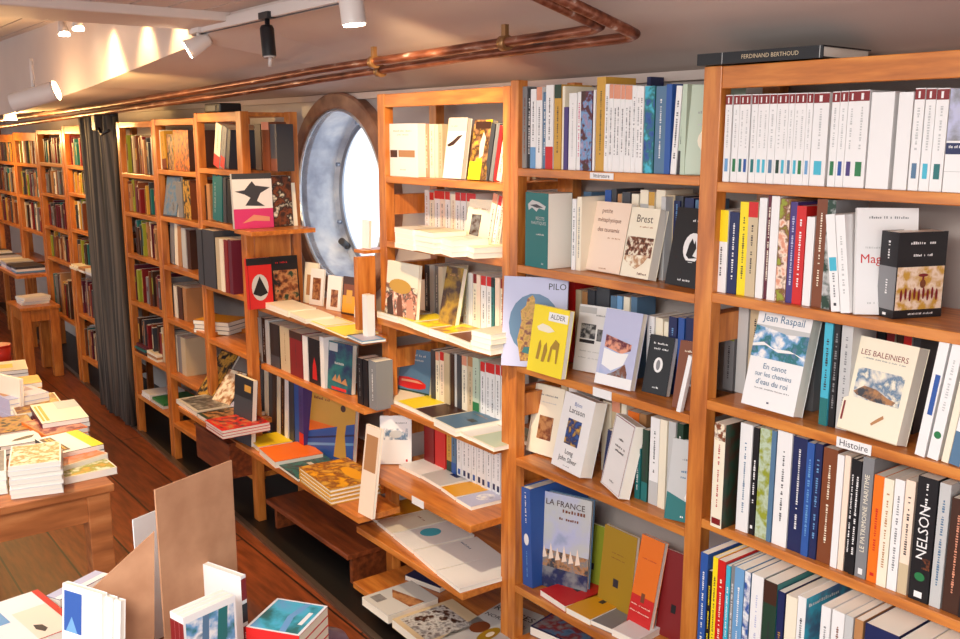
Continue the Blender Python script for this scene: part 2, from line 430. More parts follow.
    # latch at the lower left of the ring
    m = M(); m.tube([(cx-.26,2.17,cz-.24), (cx-.225,2.12,cz-.21)], .016, 'dark grey', 10); m.build('latch', w)
setting()

def pipes():
    def path(pts, r, nm, label, yb):
        o = M(); o.tube(pts, r, PIPE, 14); q = o.build(nm); return tag(q, label, 'pipe')
    a = [onY(-40,126.5,1.44), onY(0,120.5,1.45), onY(120,103.5,1.5), onY(240,83.5,1.54), onY(320,69.5,1.555), onY(480,46,1.555), onY(585,31,1.555)]
    e = onY(600,26,1.55); a += [onY(594,28.8,1.553), e]
    d = Vector((0,-.3,.079)); a += [e+d*.08, e+d*1.0]
    path(a, .0125, 'copper_pipe', 'upper of two corroded copper pipes along the sloping ceiling, with the inner bend', 0)
    b = [onY(-40,133,1.49), onY(0,127,1.5), onY(120,110,1.55), onY(240,92.5,1.59), onY(320,79.5,1.61), onY(480,55,1.61), onY(620,38.5,1.61)]
    e = onY(635,34,1.6); b += [onY(629,37,1.607), e, e+d*.08, e+d*1.15]
    path(b, .0125, 'copper_pipe', 'lower of two corroded copper pipes along the sloping ceiling, with the outer bend', 0)
    def clamp(px, py, Y, label):
        p = onY(px, py, Y); r = thing('pipe_clamp', label, 'clamp', p)
        m = M(); m.tube([(-.012,0,0),(.012,0,0)], .019, plain('tarnished brass', (150,110,70), .35, .6), 14)
        m.build('collar', r); m = M(); m.box(-.008,.008,-.006,.006,.0,.045,plain('tarnished brass', (150,110,70))); m.build('hanger', r)
    clamp(374, 62, 1.555, 'small pipe clamp on the upper copper pipe above the porthole')
    clamp(380, 71, 1.61, 'small pipe clamp on the lower copper pipe above the porthole')
    clamp(505, 43, 1.555, 'pipe clamp on the upper copper pipe above the middle bookcase')
pipes()

# ------------------------------------------------------------------ bookcases
YF = 1.75
bookcase('tall orange pine bookcase on the right, its top under a black book', -1.466, -.35, YF, .25, 1.80, [1.545, 1.29, 1.033, .735, (.38, .09)], left=.05, right=.04, top=.05, brackets=(.9, 1.2))
bookcase('open-topped pine bookcase in the middle with face-out books', -2.160, -1.467, YF, .25, 1.80, [1.556, 1.28, .983, .692, .28, .1], left=.034, right=0, top=0, brackets=(1.13, .85, .56))
bookcase('lamplit orange pine bookcase between porthole and middle bookcase', -2.886, -2.161, YF, .25, 1.785, [1.51, 1.288, (1.02, .045), (.712, .03), (.48, .12), (.268, .15), (.06, .17)], left=.045, right=.034, top=.045, brackets=(1.41, 1.17, .86, .6))
YE = 1.6
bookcase('pine bookcase left of the porthole with side shelf', -4.19, -3.69, YE, .25, 1.742, [1.505, 1.275, .985, .735, (.44, .16), .2], left=.03, right=.05, top=.04, brackets=(), panel=(-3.70,-3.69,1.637,1.80,.99,1.27))
bookcase('pine bookcase second left of the porthole, slightly lower', -4.75, -4.195, YE, .25, 1.722, [1.484, 1.257, 1.015, .747, .461, .2], left=.045, right=.012, top=.03)
bookcase('pine bookcase standing right beside the dark curtain', -5.31, -4.755, YE, .25, 1.715, [1.45, 1.245, 1.02, .76, .475, .23], left=.045, right=.012, top=.03)
bookcase('warmly lit pine bookcase just beyond the dark curtain', -6.62, -5.9, 1.65, .25, 1.703, [1.458, 1.285, 1.05, .80, .49, .2], left=.05, right=.03, top=.05)
bookcase('pine bookcase second beyond the curtain, half open', -7.32, -6.64, 1.65, .25, 1.68, [1.46, 1.25, 1.02, .80, .40], left=.04, right=.04, top=.03)
bookcase('pine bookcase third beyond the curtain, with dark bays', -8.05, -7.34, 1.65, .25, 1.665, [1.44, 1.2, .95, (.66, .2)], left=.05, right=.03, top=.06)
bookcase('farthest pine bookcase at the left end of the wall', -8.9, -8.07, 1.65, .25, 1.65, [1.44, 1.2, .95, (.66, .2)], left=.05, right=.03, top=.06)
# low shelves under the porthole
bookcase('low pine shelf unit under the porthole with long ledge', -3.689, -2.889, 1.64, .34, .95, [.95, .70, (.365, .11)], left=0, right=0, top=0, extra=[(-3.86,-3.69,1.531,1.598,.342,.365), (-2.888,-2.70,1.531,1.70,.342,.365), (-2.888,-2.835,1.641,1.745,.927,.95), (-2.888,-2.835,1.641,1.745,.677,.70)])
# panels beside the porthole
p = M(); p.box(-.012,.012,-.04,.035,-.13,.13,WOODV); o = p.build('end_board', bevel=.002); o.location = (-2.905, 1.70, 1.10); tag(o, 'orange wooden end board just right of the porthole ledge', 'board')
o = M().box(-.05,.02,-.06,.06,-.006,.006,WOOD).build('wall_shelf', bevel=.001); o.location = (-2.915, 1.75, 1.245); tag(o, 'tiny bracket shelf at the right edge of the porthole', 'shelf')
o = M().box(-.006,.16,-.05,.23,-.009,.009,WOOD).build('side_shelf', bevel=.001); o.location = (-3.68, 1.6, 1.266); tag(o, 'small shelf on the side of the bookcase left of the porthole', 'shelf')

# ================================================================== BOOKS
WA = 'of right bookcase'; WC = 'of middle bookcase'; WB = 'of lamplit bookcase'
# --- right bookcase, top shelf: a white series with red-topped spines
xs = [722,729.5,735.5,741,747.5,753.5,759.5,765,772,778.5,784,789.5,795,801.5,807.5,823]
tk = ['light blue','green','teal','blue','teal','turquoise','turquoise','steel blue','dark green','turquoise','steel blue','turquoise','green','light blue','turquoise']
it = [(xs[i], xs[i+1]-(1 if i in (0,3) else 0), 95-.03*(xs[i]-722), 'white', 'rt:'+tk[i], 'white paperback with red spine top') for i in range(15)]
it += [(826.5,834,91.5,'white','rt:green','white paperback with red spine top'),(834,841.5,91,'white','rt:blue','white paperback with red spine top'),
 (841.5,850,90.5,'white','rt:purple','white paperback with red spine top'),(850,863,90,'white','rt:green','white paperback with red spine top'),
 (864,887,92,'white','','wide plain white paperback'),(890.5,905,92,'white','','plain white paperback'),
 (907,917,88,'white','rt:steel blue','white paperback with red spine top'),(917.5,927.5,88,'white','rt:turquoise','white paperback with red spine top'),(927.5,940,88,'white','rt:teal','white paperback with red spine top'),
 (941,972,88,'white',[('b',0,.5,1,1,pic('misty grey portrait',['pale grey','lavender','grey'],14)),('B',0,.37,.75,.48,'navy'),('B',0,.2,1,.205,'pale grey'),('G',.43,.1,.5,'white',.006)],'thick white and grey book')]
row(1.76, 1.545, it, 'top shelf '+WA, 'books on the top shelf of the right bookcase', w=.13)
# --- right bookcase, second shelf
S = 'second shelf '+WA
row(1.77, 1.29, [(713.5,725,210,'white','top:yellow','white paperback with yellow spine top'),(725.5,735,212,'navy','g:white','navy paperback with pale title'),
 (735,744,202,'yellow','g:ink','bright yellow paperback'),(744,753.5,202,'beige','cap:red','beige paperback with red spine top'),(754,761.5,198,'white','','tall white paperback'),
 (762,766,193,'burgundy','g:cream','thin burgundy paperback'),(766,774,196,'white','','tall white paperback'),(774,784,199,'tan','pic:sunset harbour:salmon/salmon/peach/brown/olive','salmon paperback with brown picture'),
 (784,791,202,'purple','g:lavender','blue violet paperback'),(791,800.5,206,'red','g:white','red paperback'),(801,809,217,'white','','short white paperback'),
 (809.5,820,199,'brown','bt:cream','brown paperback with cream title'),(820.5,829,200,'grey','pic:grey reeds:grey/pale grey/dark green','grey green paperback')], S, 'books on the second shelf of the right bookcase', w=.12)
wp = [('b',.1,.42,.9,.56,'turquoise'), ('g',.15,.4,'grey',.3), ('b',.35,.06,.65,.09,'ink')]
for i, (a, b_, dd) in enumerate(((831,840,wp), (840.5,850,[('g',.2,.8,'pale grey',.3)]))):
    x0, x1 = x_at(a, 1.755, 1.29), x_at(b_, 1.755, 1.29); t = x1-x0
    book(T((x0, 1.755+.06, 1.2905)) @ Ry(math.radians(-8)) @ T((t/2,0,0)) @ Rz(math.pi/2), .12, .2, t*.97, 'white',
         ['white paperback with turquoise spine mark leaning left, second shelf of right bookcase','plain white paperback leaning left beside the face-out white book, second shelf'][i], spine=dd)
face((854.5,315.5),(893,320),208,1.29,.012,9,'white','white book with red title behind the black boxed book on right bookcase',
     front=[('t','Mag',.24,.52,.026,'red'),('G',.9,.2,.85,'grey',.005),('G',.62,.15,.7,'pale grey',.004),('G',.1,.2,.7,'pale grey',.005)], w=.12, yaw=48)
# the black and grey thick book with the golden picture
goldpic = pic('golden caravan', ['gold','peach','gold'], 30)
a, b_ = onZ(875.5,315,1.29), onZ(892.5,319.5,1.29)
t = (b_-a).length; yaw = math.atan2(b_.y-a.y, b_.x-a.x); h = z_at(b_.x, b_.y, 233)-1.29
book(T((a.x, a.y, 1.2905)) @ Rz(yaw) @ T((t/2, .058, 0)) @ Rz(math.pi/2), .116, h, t, 'black', 'thick black book with golden caravan picture standing at second shelf edge, right bookcase',
  spine=[('b',0,.1,1,.6,'grey'),('g',.66,.9,'white',.3),('g',.25,.45,'white',.25),('B',.4,.03,.6,.06,'white')],
  front=[('b',.02,.1,.98,.6,goldpic),('G',.86,.25,.75,'white',.006),('G',.72,.32,.68,'white',.005),('G',.04,.3,.8,'white',.004),
   ('e',.55,.5,.1,.02,'dark red'),('B',.53,.42,.57,.5,'dark red'),('e',.55,.4,.06,.05,'brown')]+
   [('e',.12+.09*i,.27+.02*(i % 2),.025,.07,'dark red') for i in range(9)])
# --- right bookcase, third shelf
S = 'third shelf '+WA
g = 'books on the third shelf of the right bookcase'
row(1.86, 1.033, [(722,732,331,'grey','cap:olive','grey and olive paperback'),(734,744,304,'pale grey','','tall grey green book'),(745,756,306,'beige','g:ink','beige paperback'),
 (757,777,306,'white','g:grey','white paperback behind sea book'),(778,812,312,'grey','','wide grey book')], 'back of '+S, g, w=.11)
face((740.8,406),(793,420.8),307,1.033,.034,13,'white','white book with stormy sea photo and large title, leaning on third shelf of right bookcase',
 front=[('b',0,.5,1,.82,pic('stormy sea', ['navy','steel blue','teal','light blue','white'], 22)),('P',[(0,.82),(.3,.8),(.6,.77),(1,.79),(1,.83),(0,.83)],'pale grey'),('P',[(0,.6),(.25,.63),(.5,.58),(.8,.6),(1,.55),(1,.57),(.7,.62),(.4,.61),(.2,.66),(0,.63)],'white'),
  ('t','Jean Raspail',.5,.905,.0235,'steel blue'),('t','En canot',.5,.42,.018,'steel blue'),('t','sur les chemins',.5,.34,.016,'steel blue'),('t',"d'eau du roi",.5,.26,.018,'steel blue'),('G',.19,.2,.85,'grey',.003),('B',.48,.06,.52,.075,'navy')])
row(1.79, 1.033, [(818,826,323,'turquoise','low:teal','turquoise paperback'),(827,833,320,'black','g:grey','thin black paperback'),(834,845,322,'pale grey','g:grey','whitish grey paperback')], S, g, w=.14)
row(1.88, 1.033, [(847,853,327,'dark red','cap:cream',''),(854,861,328,'pale grey','',''),(862,869,328,'dark brown','cap:dark red',''),(870,878,330,'black','',''),(879,887,331,'cream','cap:dark red',''),
 (888,895,333,'dark brown','',''),(896,904,334,'white','cap:red',''),(905,912,336,'dark grey','','')], 'shelf behind the whaling book, '+'right bookcase', g, w=.1)
face((836,431),(896,450),335,1.033,.034,14,'cream','cream book with watercolour whale hunt and red capitals on third shelf of right bookcase',
 front=[('t','LES BALEINIERS',.5,.84,.0165,'dark red'),('G',.78,.18,.85,'grey',.003),('b',.14,.36,.9,.68,pic('whale watercolour', ['lavender','cream','steel blue','pale grey','cream'], 26)),
  ('P',[(.14,.42),(.3,.5),(.5,.49),(.7,.43),(.84,.41),(.8,.37),(.5,.36),(.2,.39)],pic('whale back',['brown','tan','dark grey'],30)),('P',[(.55,.12),(.62,.16),(.72,.22),(.7,.25),(.6,.19),(.53,.14)],'tan'),('B',.03,.1,.06,.3,'dark red'),('B',0,0,1,.008,'beige')])
row(1.76, 1.033, [(914,924,333,'white',[('B',.35,.35,.85,.68,'blue')],'white paperback, long blue label',7,None),(926,937,334,'white',[('e',.5,.2,.34,.03,'green'),('g',.4,.8,'pale grey',.3)],'white paperback with green dot',7),(940,947,336,'cream','','slim cream paperback',7),(948,959,338,'white','low:steel blue','white and blue paperback',7),(960,972,340,'dark red','g:cream','dark red paperback',7)], 'front of '+S, g, w=.13)
# --- right bookcase, fourth shelf
S = 'fourth shelf '+WA; g = 'books on the fourth shelf of the right bookcase'
a = onZ(697,525,.735)
def spine_out(pa, pb, top, Y, z, w, col, label, spine=(), front=(), lean=0, hard=False, group=None, pages='page'):
    x0, x1 = x_at(pa, Y, z), x_at(pb, Y, z); t = x1-x0; h = z_at((x0+x1)/2, Y, top)-z
    return book(T((x0, Y+w/2, z+.0005)) @ Ry(math.radians(lean)) @ T((t/2,0,0)) @ Rz(math.pi/2), w, h, t*.97, col, label, group, spine, front, hard, pages)
spine_out(710,721,424,1.735,.735,.16,'cream','tall cream book with green forest cover at left end of fourth shelf, right bookcase',
 [('b',0,.84,1,1,pic('autumn leaves',['gold','cream','brown'],60)),('g',.2,.8,'redink',.4),('B',.1,.03,.9,.09,'dark red')],
 [('b',0,0,1,1,pic('dark forest',['black','dark green','dark brown','dark green'],9))])
row(1.765, .735, [(735,747,424,'white','g:steel blue','white paperback with blue lettering'),(747.5,753,428,'black','s:white','thin black paperback'),(753.5,765,429,'olive','pic:meadow:olive/pale green/olive','green and yellow paperback'),
 (765.5,770,431,'steel blue','','thin grey blue paperback'),(770.5,785,432,'white','bt:ink','white book with big dark lettering'),(785.5,799.5,438,'navy','bt:white','dark navy book with bold pale title'),(800,807,443,'blue','g:light blue','blue paperback'),(807.5,814.5,444,'navy','g:light blue','navy paperback'),
 (815,829,449,'brown','g:cream','chestnut brown book'),(829.5,836,455,'white','','slim white paperback'),(836.5,842,456,'peach','','slim peach paperback'),(842.5,847,459,'black','g:white','thin black paperback'),(847.5,853,461,'black','g:white','black paperback with white title'),
 (853.5,864.5,458,'grey',[('T','LE PATRIMOINE MARITIME',.54,.0145,'cream'),('B',.3,.03,.7,.08,'white')],'grey book with pale capitals'),(865,875,476,'orange','s:red','orange paperback'),(875.5,885,479,'cream','g:tan','cream paperback'),(885.5,895,480,'white','g:grey','white paperback'),(895.5,905,481,'peach','low:beige','peach paperback'),
 (907,927,478,'black',[('T','NELSON',.56,.03,'white'),('e',.5,.2,.26,.035,'green'),('B',.55,.27,.95,.36,pic('small sea battle',['orange','brown','black'],60)),('g',.74,.95,'white',.2),('B',.3,.03,.7,.08,'white')],'thick black book with green dot'),(928,939,484,'pale grey','g:steel blue','pale blue grey paperback'),(940,957,500,'dark brown','g:salmon','dark brown paperback'),(957.5,970,498,'black','g:cream','black paperback')], S, g, w=.15)
# --- right bookcase, lowest visible row
S = 'bottom row '+WA; g = 'books in the bottom row of the right bookcase'
row(1.66, .38, [(695,702,547,'blue','g:white','slim blue book'),(702.5,706,571,'black','g:yellow','low black paperback with yellow title'),(706.2,711,556,'yellow','low:black','yellow topped book'),(711.5,719,556,'red','g:cream','bright red book'),(719.5,723.5,566,'turquoise','g:white','slim turquoise book'),(724,727.5,566,'grey','g:white','slim grey book'),
 (728,737,563,'light blue','g:white','light blue book'),(737.5,743,570,'steel blue','pic:blue photo:light blue/white/blue','blue photo book'),(743.5,755,574,'white','g:lavender','white book'),(756,769,575,'dark green','cap:dark brown','dark green book',0,[('b',0,.1,1,1,'teal'),('G',.93,.1,.5,'pale green',.01)]),
 (769.5,776,592,'navy','s:gold','low navy book'),(777,788,597,'cream','','cream book'),(789,797,597,'white','low:light blue','white book',0,[('b',0,0,1,1,pic('sea chart blue',['blue','steel blue','turquoise'],14)),('G',.93,.05,.6,'white',.009)]),(811,820,607,'white','g:grey','white book in front of blue cover'),
 (821,833,612,'white','bt:brown','white book with brown marks'),(834,842,604,'pale grey','','pale grey book'),(843,851,610,'tan','g:brown','tan book'),(852,885,617,'navy','low:blue','very thick navy book',0,[('b',0,0,1,1,'navy')]),(887,905,628,'white','','wide white book'),(906,925,636,'cream','','wide cream book')], S, g, w=.2, maxh=.322)
# black book lying on top of the right bookcase
p0 = onZ(695.5,68,1.801); 
m4 = T((-1.475,1.735,1.8015)) @ Rz(math.radians(3)) @ T((.155,0,.0)) @ T((0,.19/2,.013)) @ Rz(math.pi/2) @ Rx(-math.pi/2) @ T((0,0,-.155))
book(m4, .19, .31, .025, 'black', 'black book lying flat on top of the right bookcase, title on its spine', hard=True,
     spine=[('T','FERDINAND BERTHOUD',.4,-.0125,'beige'),('B',0,.78,1,.785,'pale grey'),('B',0,.02,1,.025,'pale grey')])

# --- middle bookcase, top shelf
S = 'top shelf '+WC; g = 'books on the top shelf of the middle bookcase'
R5 = [('white','red')]
it = [(518,521.5,86,'white','',''),(521.5,526,86.5,'grey','g:brown','grey brown paperback'),(526.5,529.5,88,'black','g:white','thin black paperback'),(530,535.5,89,'white','low:light blue',''),(535.5,541,87,'white','cap:salmon','white paperback with reddish top'),(541.5,545,92,'steel blue','g:white','slim blue paperback'),
 (545,552.5,85,'white','low:red','white paperback with red spine foot'),(553,560,84.5,'gold','cap:dark green','straw yellow paperback with green top'),(560.5,563,86,'cream','',''),(563,567,107,'purple','','short purple paperback'),(567.5,575,93,'white','g:pale grey',''),(575.5,579,92,'white','g:pink','white paperback with pinkish lettering'),
 (579.5,591,91,'burgundy','pic:violet sunset:lavender/mauve/light blue/burgundy/dark brown','sunset picture paperback'),(591.5,593.5,90,'white','','thin white paperback'),(594,603,77,'gold','g:dark green','tall straw yellow paperback')]
n = 10; it += [(603.5+3.8*i, 603.5+3.8*(i+1), 84+.25*i, 'white', 'cap:salmon' if i in (1,2,3,4,5,6) else 'g:grey', 'white paperback of a tall series') for i in range(n)]
it += [(642,652,86,'teal','pic:dark water:navy/blue/teal/turquoise','dark teal picture book'),(652.5,663,86,'steel blue','g:white','pale blue paperback'),(663.5,669,84,'blue','','bright blue paperback'),(669.5,675,86,'white','g:ink','white paperback with dark lettering',3),(675.5,679,86,'pale green','low:ink','pale green paperback',3),
 (679.5,684,84,'pale green','','pale green figure drawing book',0,[('e',.5,.4,.3,.2,'cream'),('e',.5,.45,.12,.1,'pale grey'),('G',.75,.2,.8,'grey',.008)])]
row(1.765, 1.556, it, S, g, w=.115)
spine_out(644,648,77,1.93,1.556,.05,'navy','tall navy board standing behind the white series on top of middle bookcase')
face((684.5,174.5),(700,175),85,1.556,.012,4,'pale green','pale green book with line drawing at right end of middle bookcase top shelf',
 front=[('e',.5,.38,.3,.16,'cream'),('e',.35,.4,.06,.06,'grey'),('e',.6,.42,.06,.08,'grey'),('G',.68,.2,.8,'grey',.006),('G',.55,.2,.8,'pale grey',.005)], w=.13, yaw=38, Y=1.765)
# --- middle bookcase, second shelf
S = 'second shelf '+WC; g = 'books on the second shelf of the middle bookcase'
a, b_ = onZ(525,265,1.28), onZ(551,266.5,1.28)
face((525,265.5),(551,268),192,1.28,.085,0,'teal','teal book with grey ship engraving at left end of middle bookcase second shelf',
 front=[('P',[(.12,.84),(.3,.9),(.6,.88),(.9,.83),(.85,.78),(.6,.8),(.5,.75),(.3,.8),(.15,.76)],'pale grey'),('P',[(.2,.83),(.5,.85),(.8,.81),(.5,.8)],'dark grey'),('t','RÉCITS',.66,.66,.013,'pale grey'),('t','NAUTIQUES',.6,.6,.0125,'pale grey'),('G',.44,.5,.85,'pale grey',.005),('G',.05,.7,.85,'pale grey',.006)], w=.106, yaw=-4)
row(1.80, 1.28, [(571,575,199,'white','g:grey',''),(575.5,580,197,'cream','g:grey','')], S+', right of the teal book', g, w=.14)
row(1.875, 1.28, [(603,609,190,'blue','g:light blue','blue book with pale title'),(609,614,189,'dark grey','',''),(615,619,194,'cream','cap:tan',''),(620,628,192,'dark grey','',''),(629,636,194,'cream','',''),(637,645,190,'pale grey','cap:cream',''),(646,652,192,'cream','cap:gold',''),
 (653,662,190,'cream','',''),(663,671,195,'beige','',''),(672,680,196,'dark grey','',''),(681,690,198,'navy','g:white',''),(691,698,200,'steel blue','g:white','')], 'back of '+S, g, w=.11)
spine_out(582,590,192,1.89,1.28,.08,'steel blue','grey blue book left of the cream title book on middle bookcase',[('g',.2,.9,'light blue',.4)])
face((585,270.5),(619,276.5),201,1.28,.02,12,'peach','pale cream book with cursive brown title on second shelf of middle bookcase',
 front=[('t','petite',.36,.87,.018,'brown'),('t','métaphysique',.46,.74,.017,'brown'),('t','des tsunamis',.48,.6,.017,'brown'),('G',.48,.5,.85,'tan',.004),('G',.04,.4,.6,'tan',.004)])
face((619.8,277.6),(647.6,282.6),207,1.28,.03,12,'cream','cream book with brown harbour engraving, second shelf of middle bookcase',
 front=[('t','Brest',.52,.84,.028,'dark brown'),('G',.72,.4,.85,'tan',.004),('b',.04,.3,.96,.58,pic('harbour engraving',['dark brown','cream','brown','dark brown'],50)),('P',[(.05,.3),(.9,.34),(.75,.22),(.5,.12),(.3,.16),(.05,.24)],pic('harbour smoke',['cream','tan','cream'],40)),('G',.05,.6,.9,'brown',.006)])
spine_out(658.5,663,197,1.85,1.28,.13,'pale grey','pale book standing behind right edge of the harbour engraving book')
spine_out(671,677,201,1.87,1.28,.13,'navy','navy book with large pale lettering left of black book, middle bookcase',[('g',.15,.95,'light blue',.7)])
face((664.5,285),(696.5,291),207,1.28,.02,11,'black','black book with white round picture at right end of middle bookcase second shelf',
 front=[('e',.66,.5,.28,.19,'white'),('P',[(.5,.4),(.55,.55),(.62,.62),(.7,.55),(.72,.6),(.78,.5),(.7,.4),(.85,.38),(.6,.36)],'black'),('B',.45,.32,.9,.335,'black'),('G',.83,.5,.85,'white',.006),('G',.07,.35,.75,'white',.005)])
# --- middle bookcase, third shelf
S = 'third shelf '+WC; g = 'books on the third shelf of the middle bookcase'
def pilot_boat(): return [('e',.5,.48,.4,.34,'steel blue'),('P',[(.3,.06),(.24,.3),(.3,.5),(.28,.62),(.36,.68),(.38,.76),(.46,.8),(.5,.76),(.5,.68),(.6,.64),(.66,.7),(.7,.66),(.64,.5),(.7,.3),(.66,.08)],pic('golden figurehead',['gold','mustard','gold','brown'],40)),('P',[(.32,.16),(.6,.12),(.8,.18),(.7,.24),(.35,.22)],'teal')]
face((501,364.5),(548,371),276,.984,.012,7,'lavender','tall pale blue album with golden figurehead overlapping the left post of middle bookcase',
 front=[('b',.03,.02,.97,.98,'lavender')]+pilot_boat()+[('t','PILO',.84,.9,.026,'black')], w=.19, yaw=36, hard=True, name='picture_album', Y=1.70)
row(1.895, .983, [(563,573,279,'red','','red book'),(574,579,290,'beige','',''),(580,585,292,'tan','',''),(586,593,290,'dark grey','',''),(594,607,288,'dark grey','',''),(608,614,296,'steel blue','',''),(615,620,296,'light blue','',''),(621,627,297,'cream','',''),(628,634,297,'steel blue','','')], 'back of '+S, g, w=.08)
face((526.5,367),(561,372),304,.983,.018,9,'yellow','bright yellow book with black figures on third shelf of middle bookcase',
 front=[('B',.44,.8,.98,.93,'white'),('t','ALDER',.7,.865,.02,'ink'),('P',[(.15,.68),(.3,.74),(.5,.72),(.66,.66),(.5,.62),(.2,.63)],'cream'),('P',[(.22,.2),(.26,.45),(.3,.5),(.34,.4),(.3,.2)],'mustard'),('P',[(.38,.18),(.42,.42),(.48,.48),(.52,.36),(.46,.18)],'mustard'),('P',[(.56,.2),(.6,.42),(.72,.55),(.84,.5),(.82,.2),(.78,.2),(.76,.4),(.66,.4),(.62,.2)],'mustard')], Y=1.725)
face((572.5,370),(599,376),304,.983,.012,10,'white','white magazine-like book with small black photos on middle bookcase third shelf',
 front=[('b',.08,.5,.42,.72,pic('grey photo',['grey','pale grey','dark grey'],40)),('b',.46,.48,.92,.66,pic('group photo',['ink','grey','black'],50)),('b',.08,.43,.42,.48,'ink'),('G',.85,.4,.9,'grey',.005),('G',.3,.1,.9,'pale grey',.004),('G',.2,.1,.9,'pale grey',.004),('b',0,.88,.4,.97,'pale grey')], w=.15, yaw=12)
face((594,384),(630,393),308,.983,.02,13,'lavender','white and lavender book with red and white boat hull photo, middle bookcase third shelf',
 front=[('b',0,0,1,.14,'white'),('b',.08,.14,.84,.66,pic('sky haze',['light blue','lavender'],9)),('P',[(.12,.66),(.84,.58),(.84,.5),(.6,.44),(.12,.5)],pic('red hull',['dark red','burgundy','salmon'],40)),('P',[(.12,.48),(.5,.44),(.8,.46),(.7,.3),(.4,.2),(.12,.26)],'white'),('P',[(.5,.2),(.75,.32),(.84,.2),(.84,.14),(.3,.14)],pic('quay',['dark grey','brown','grey'],40))])
row(1.86, .983, [(645,652,316,'white','g:grey',''),(653,660,318,'cream','',''),(661,665,322,'cream','',''),(666,674,317,'navy','g:light blue',''),(675,681,318,'blue','',''),(682,690,318,'navy','','')], 'back of '+S+', by right post', g, w=.11)
face((641.4,392.6),(660,400),334,.983,.018,12,'black','black book with white oval and pale page edge on middle bookcase third shelf',
 front=[('e',.5,.5,.18,.13,'white'),('e',.5,.5,.08,.09,'grey'),('G',.85,.2,.75,'white',.005),('G',.76,.25,.8,'white',.005),('G',.1,.3,.7,'white',.005)], w=.078, yaw=6)
face((671.5,400.5),(682,404),340,.983,.014,10,'brown','brown book with pale oval near right post, middle bookcase third shelf',
 front=[('e',.5,.5,.22,.15,'pale grey'),('e',.5,.48,.12,.1,'grey'),('G',.84,.2,.8,'cream',.005)], w=.085, yaw=8, Y=1.765)
spine_out(676,680,352,1.752,.983,.012,'white','thin white booklet leaning edge-on against right post of middle bookcase',lean=12)
# --- middle bookcase, fourth shelf
S = 'fourth shelf '+WC; g = 'books on the fourth shelf of the middle bookcase'
row(1.88, .692, [(560,566,382,'beige','',''),(567,575,386,'white','',''),(600,609,402,'cream','',''),(610,618,400,'beige','cap:salmon',''),(619,624,404,'cream','',''),(625,636,412,'orange','',''),(637,644,414,'tan','','')], 'back of '+S, g, w=.1)
face((525.5,451.5),(544,463),383,.692,.022,13,'cream','cream book with small brown portrait at left of middle bookcase fourth shelf',
 front=[('b',.3,.22,.78,.56,pic('brown portrait',['dark brown','brown','tan'],40)),('G',.85,.2,.8,'grey',.005),('G',.75,.2,.8,'pale grey',.004),('B',.05,0,.06,1,'beige')], w=.115, yaw=8)
face((551,466.5),(580,481.5),391,.692,.042,13,'white','thick white book with dark blue square picture, fourth shelf of middle bookcase',
 front=[('b',.27,.34,.72,.68,pic('blue gold painting',['navy','blue','navy','gold'],30)),('t','Björn',.5,.88,.016,'blue'),('t','Larsson',.5,.79,.024,'ink'),('t','Long',.5,.24,.02,'ink'),('t','John Silver',.5,.14,.02,'ink'),('G',.05,.4,.6,'grey',.004)])
spine_out(601.5,607,428,1.84,.692,.13,'navy','dark blue book leaning right between two thick white books, middle bookcase',lean=8)
face((600.5,484.5),(619,501.5),413,.692,.03,12,'white','white book with thin dark red border, turned right, on middle bookcase fourth shelf',
 front=[('b',.03,.02,.97,.022,'dark red'),('b',.03,.02,.045,.98,'dark red'),('b',.955,.02,.97,.98,'dark red'),('b',.03,.975,.97,.985,'dark red'),('G',.7,.4,.62,'ink',.006),('G',.6,.3,.78,'ink',.006),('G',.54,.35,.78,'ink',.006),('G',.12,.4,.6,'grey',.005)])
row(1.80, .692, [(634,639,448,'teal','g:white','teal paperback'),(640,646,430,'dark green','low:teal','dark green paperback'),(647,656,418,'white','low:pale grey','white paperback with small mark'),(657,664,420,'cream','','cream paperback'),(665,672,422,'pale grey','',''),(673,679,424,'dark green','g:white','')], S+', right part', g, w=.13)
face((664,519),(677,528.5),438,.692,.014,11,'pale grey','pale grey book with teal triangle at foot, right end of middle bookcase fourth shelf',
 front=[('P',[(0,0),(1,0),(1,.18),(.5,.25),(0,.34)],'teal'),('P',[(.45,.3),(.52,.42),(.6,.36),(.58,.26),(.5,.25)],'white'),('G',.75,.3,.7,'grey',.005),('G',.6,.3,.8,'steel blue',.006),('G',.53,.3,.7,'steel blue',.006),('G',.05,.4,.8,'white',.006)], w=.105, yaw=18)
# --- middle bookcase, bottom display
z = .28
p = onZ(523,584,z)
book(T((p.x, p.y, z+.0005)) @ Ry(math.radians(-3)) @ T((.0225, .12, 0)) @ Rz(math.pi/2) , .24, .315, .045, 'blue', 'large blue hardback with spine out at left of middle bookcase bottom display', hard=True,
 spine=[('g',.65,.95,'white',.4),('e',.5,.48,.25,.06,'white'),('g',.1,.35,'light blue',.4)])
face((535.5,584),(575,578),490,z,.022,5,'steel blue','large blue grey album with sailing ships at sea on middle bookcase bottom shelf', hard=True,
 front=[('b',0,.05,1,1,pic('evening sky',['steel blue','lavender','pale grey'],6)),('b',0,.22,1,.4,pic('ship fleet',['gold','grey','tan','dark grey'],30)),('b',0,0,1,.22,pic('dark swell',['dark grey','navy','grey'],14))]+
 [('P',[(.1+.13*i,.3),(.13+.13*i,.44+.04*(i % 2)),(.2+.13*i,.32)],'peach') for i in range(6)]+[('t','LA FRANCE',.5,.9,.026,'dark brown'),('G',.82,.4,.9,'brown',.012),('G',.74,.4,.75,'brown',.009)], w=.175, yaw=20, name='picture_album')
sq = lambda c='ink': ('B',.42,.3,.58,.4,c)
face((575,580),(602,578),519,z,.008,4,'olive','lime green booklet with dark square, standing at back of middle bookcase bottom shelf', front=[sq()], w=.115, yaw=10, name='booklet', Y=1.91)
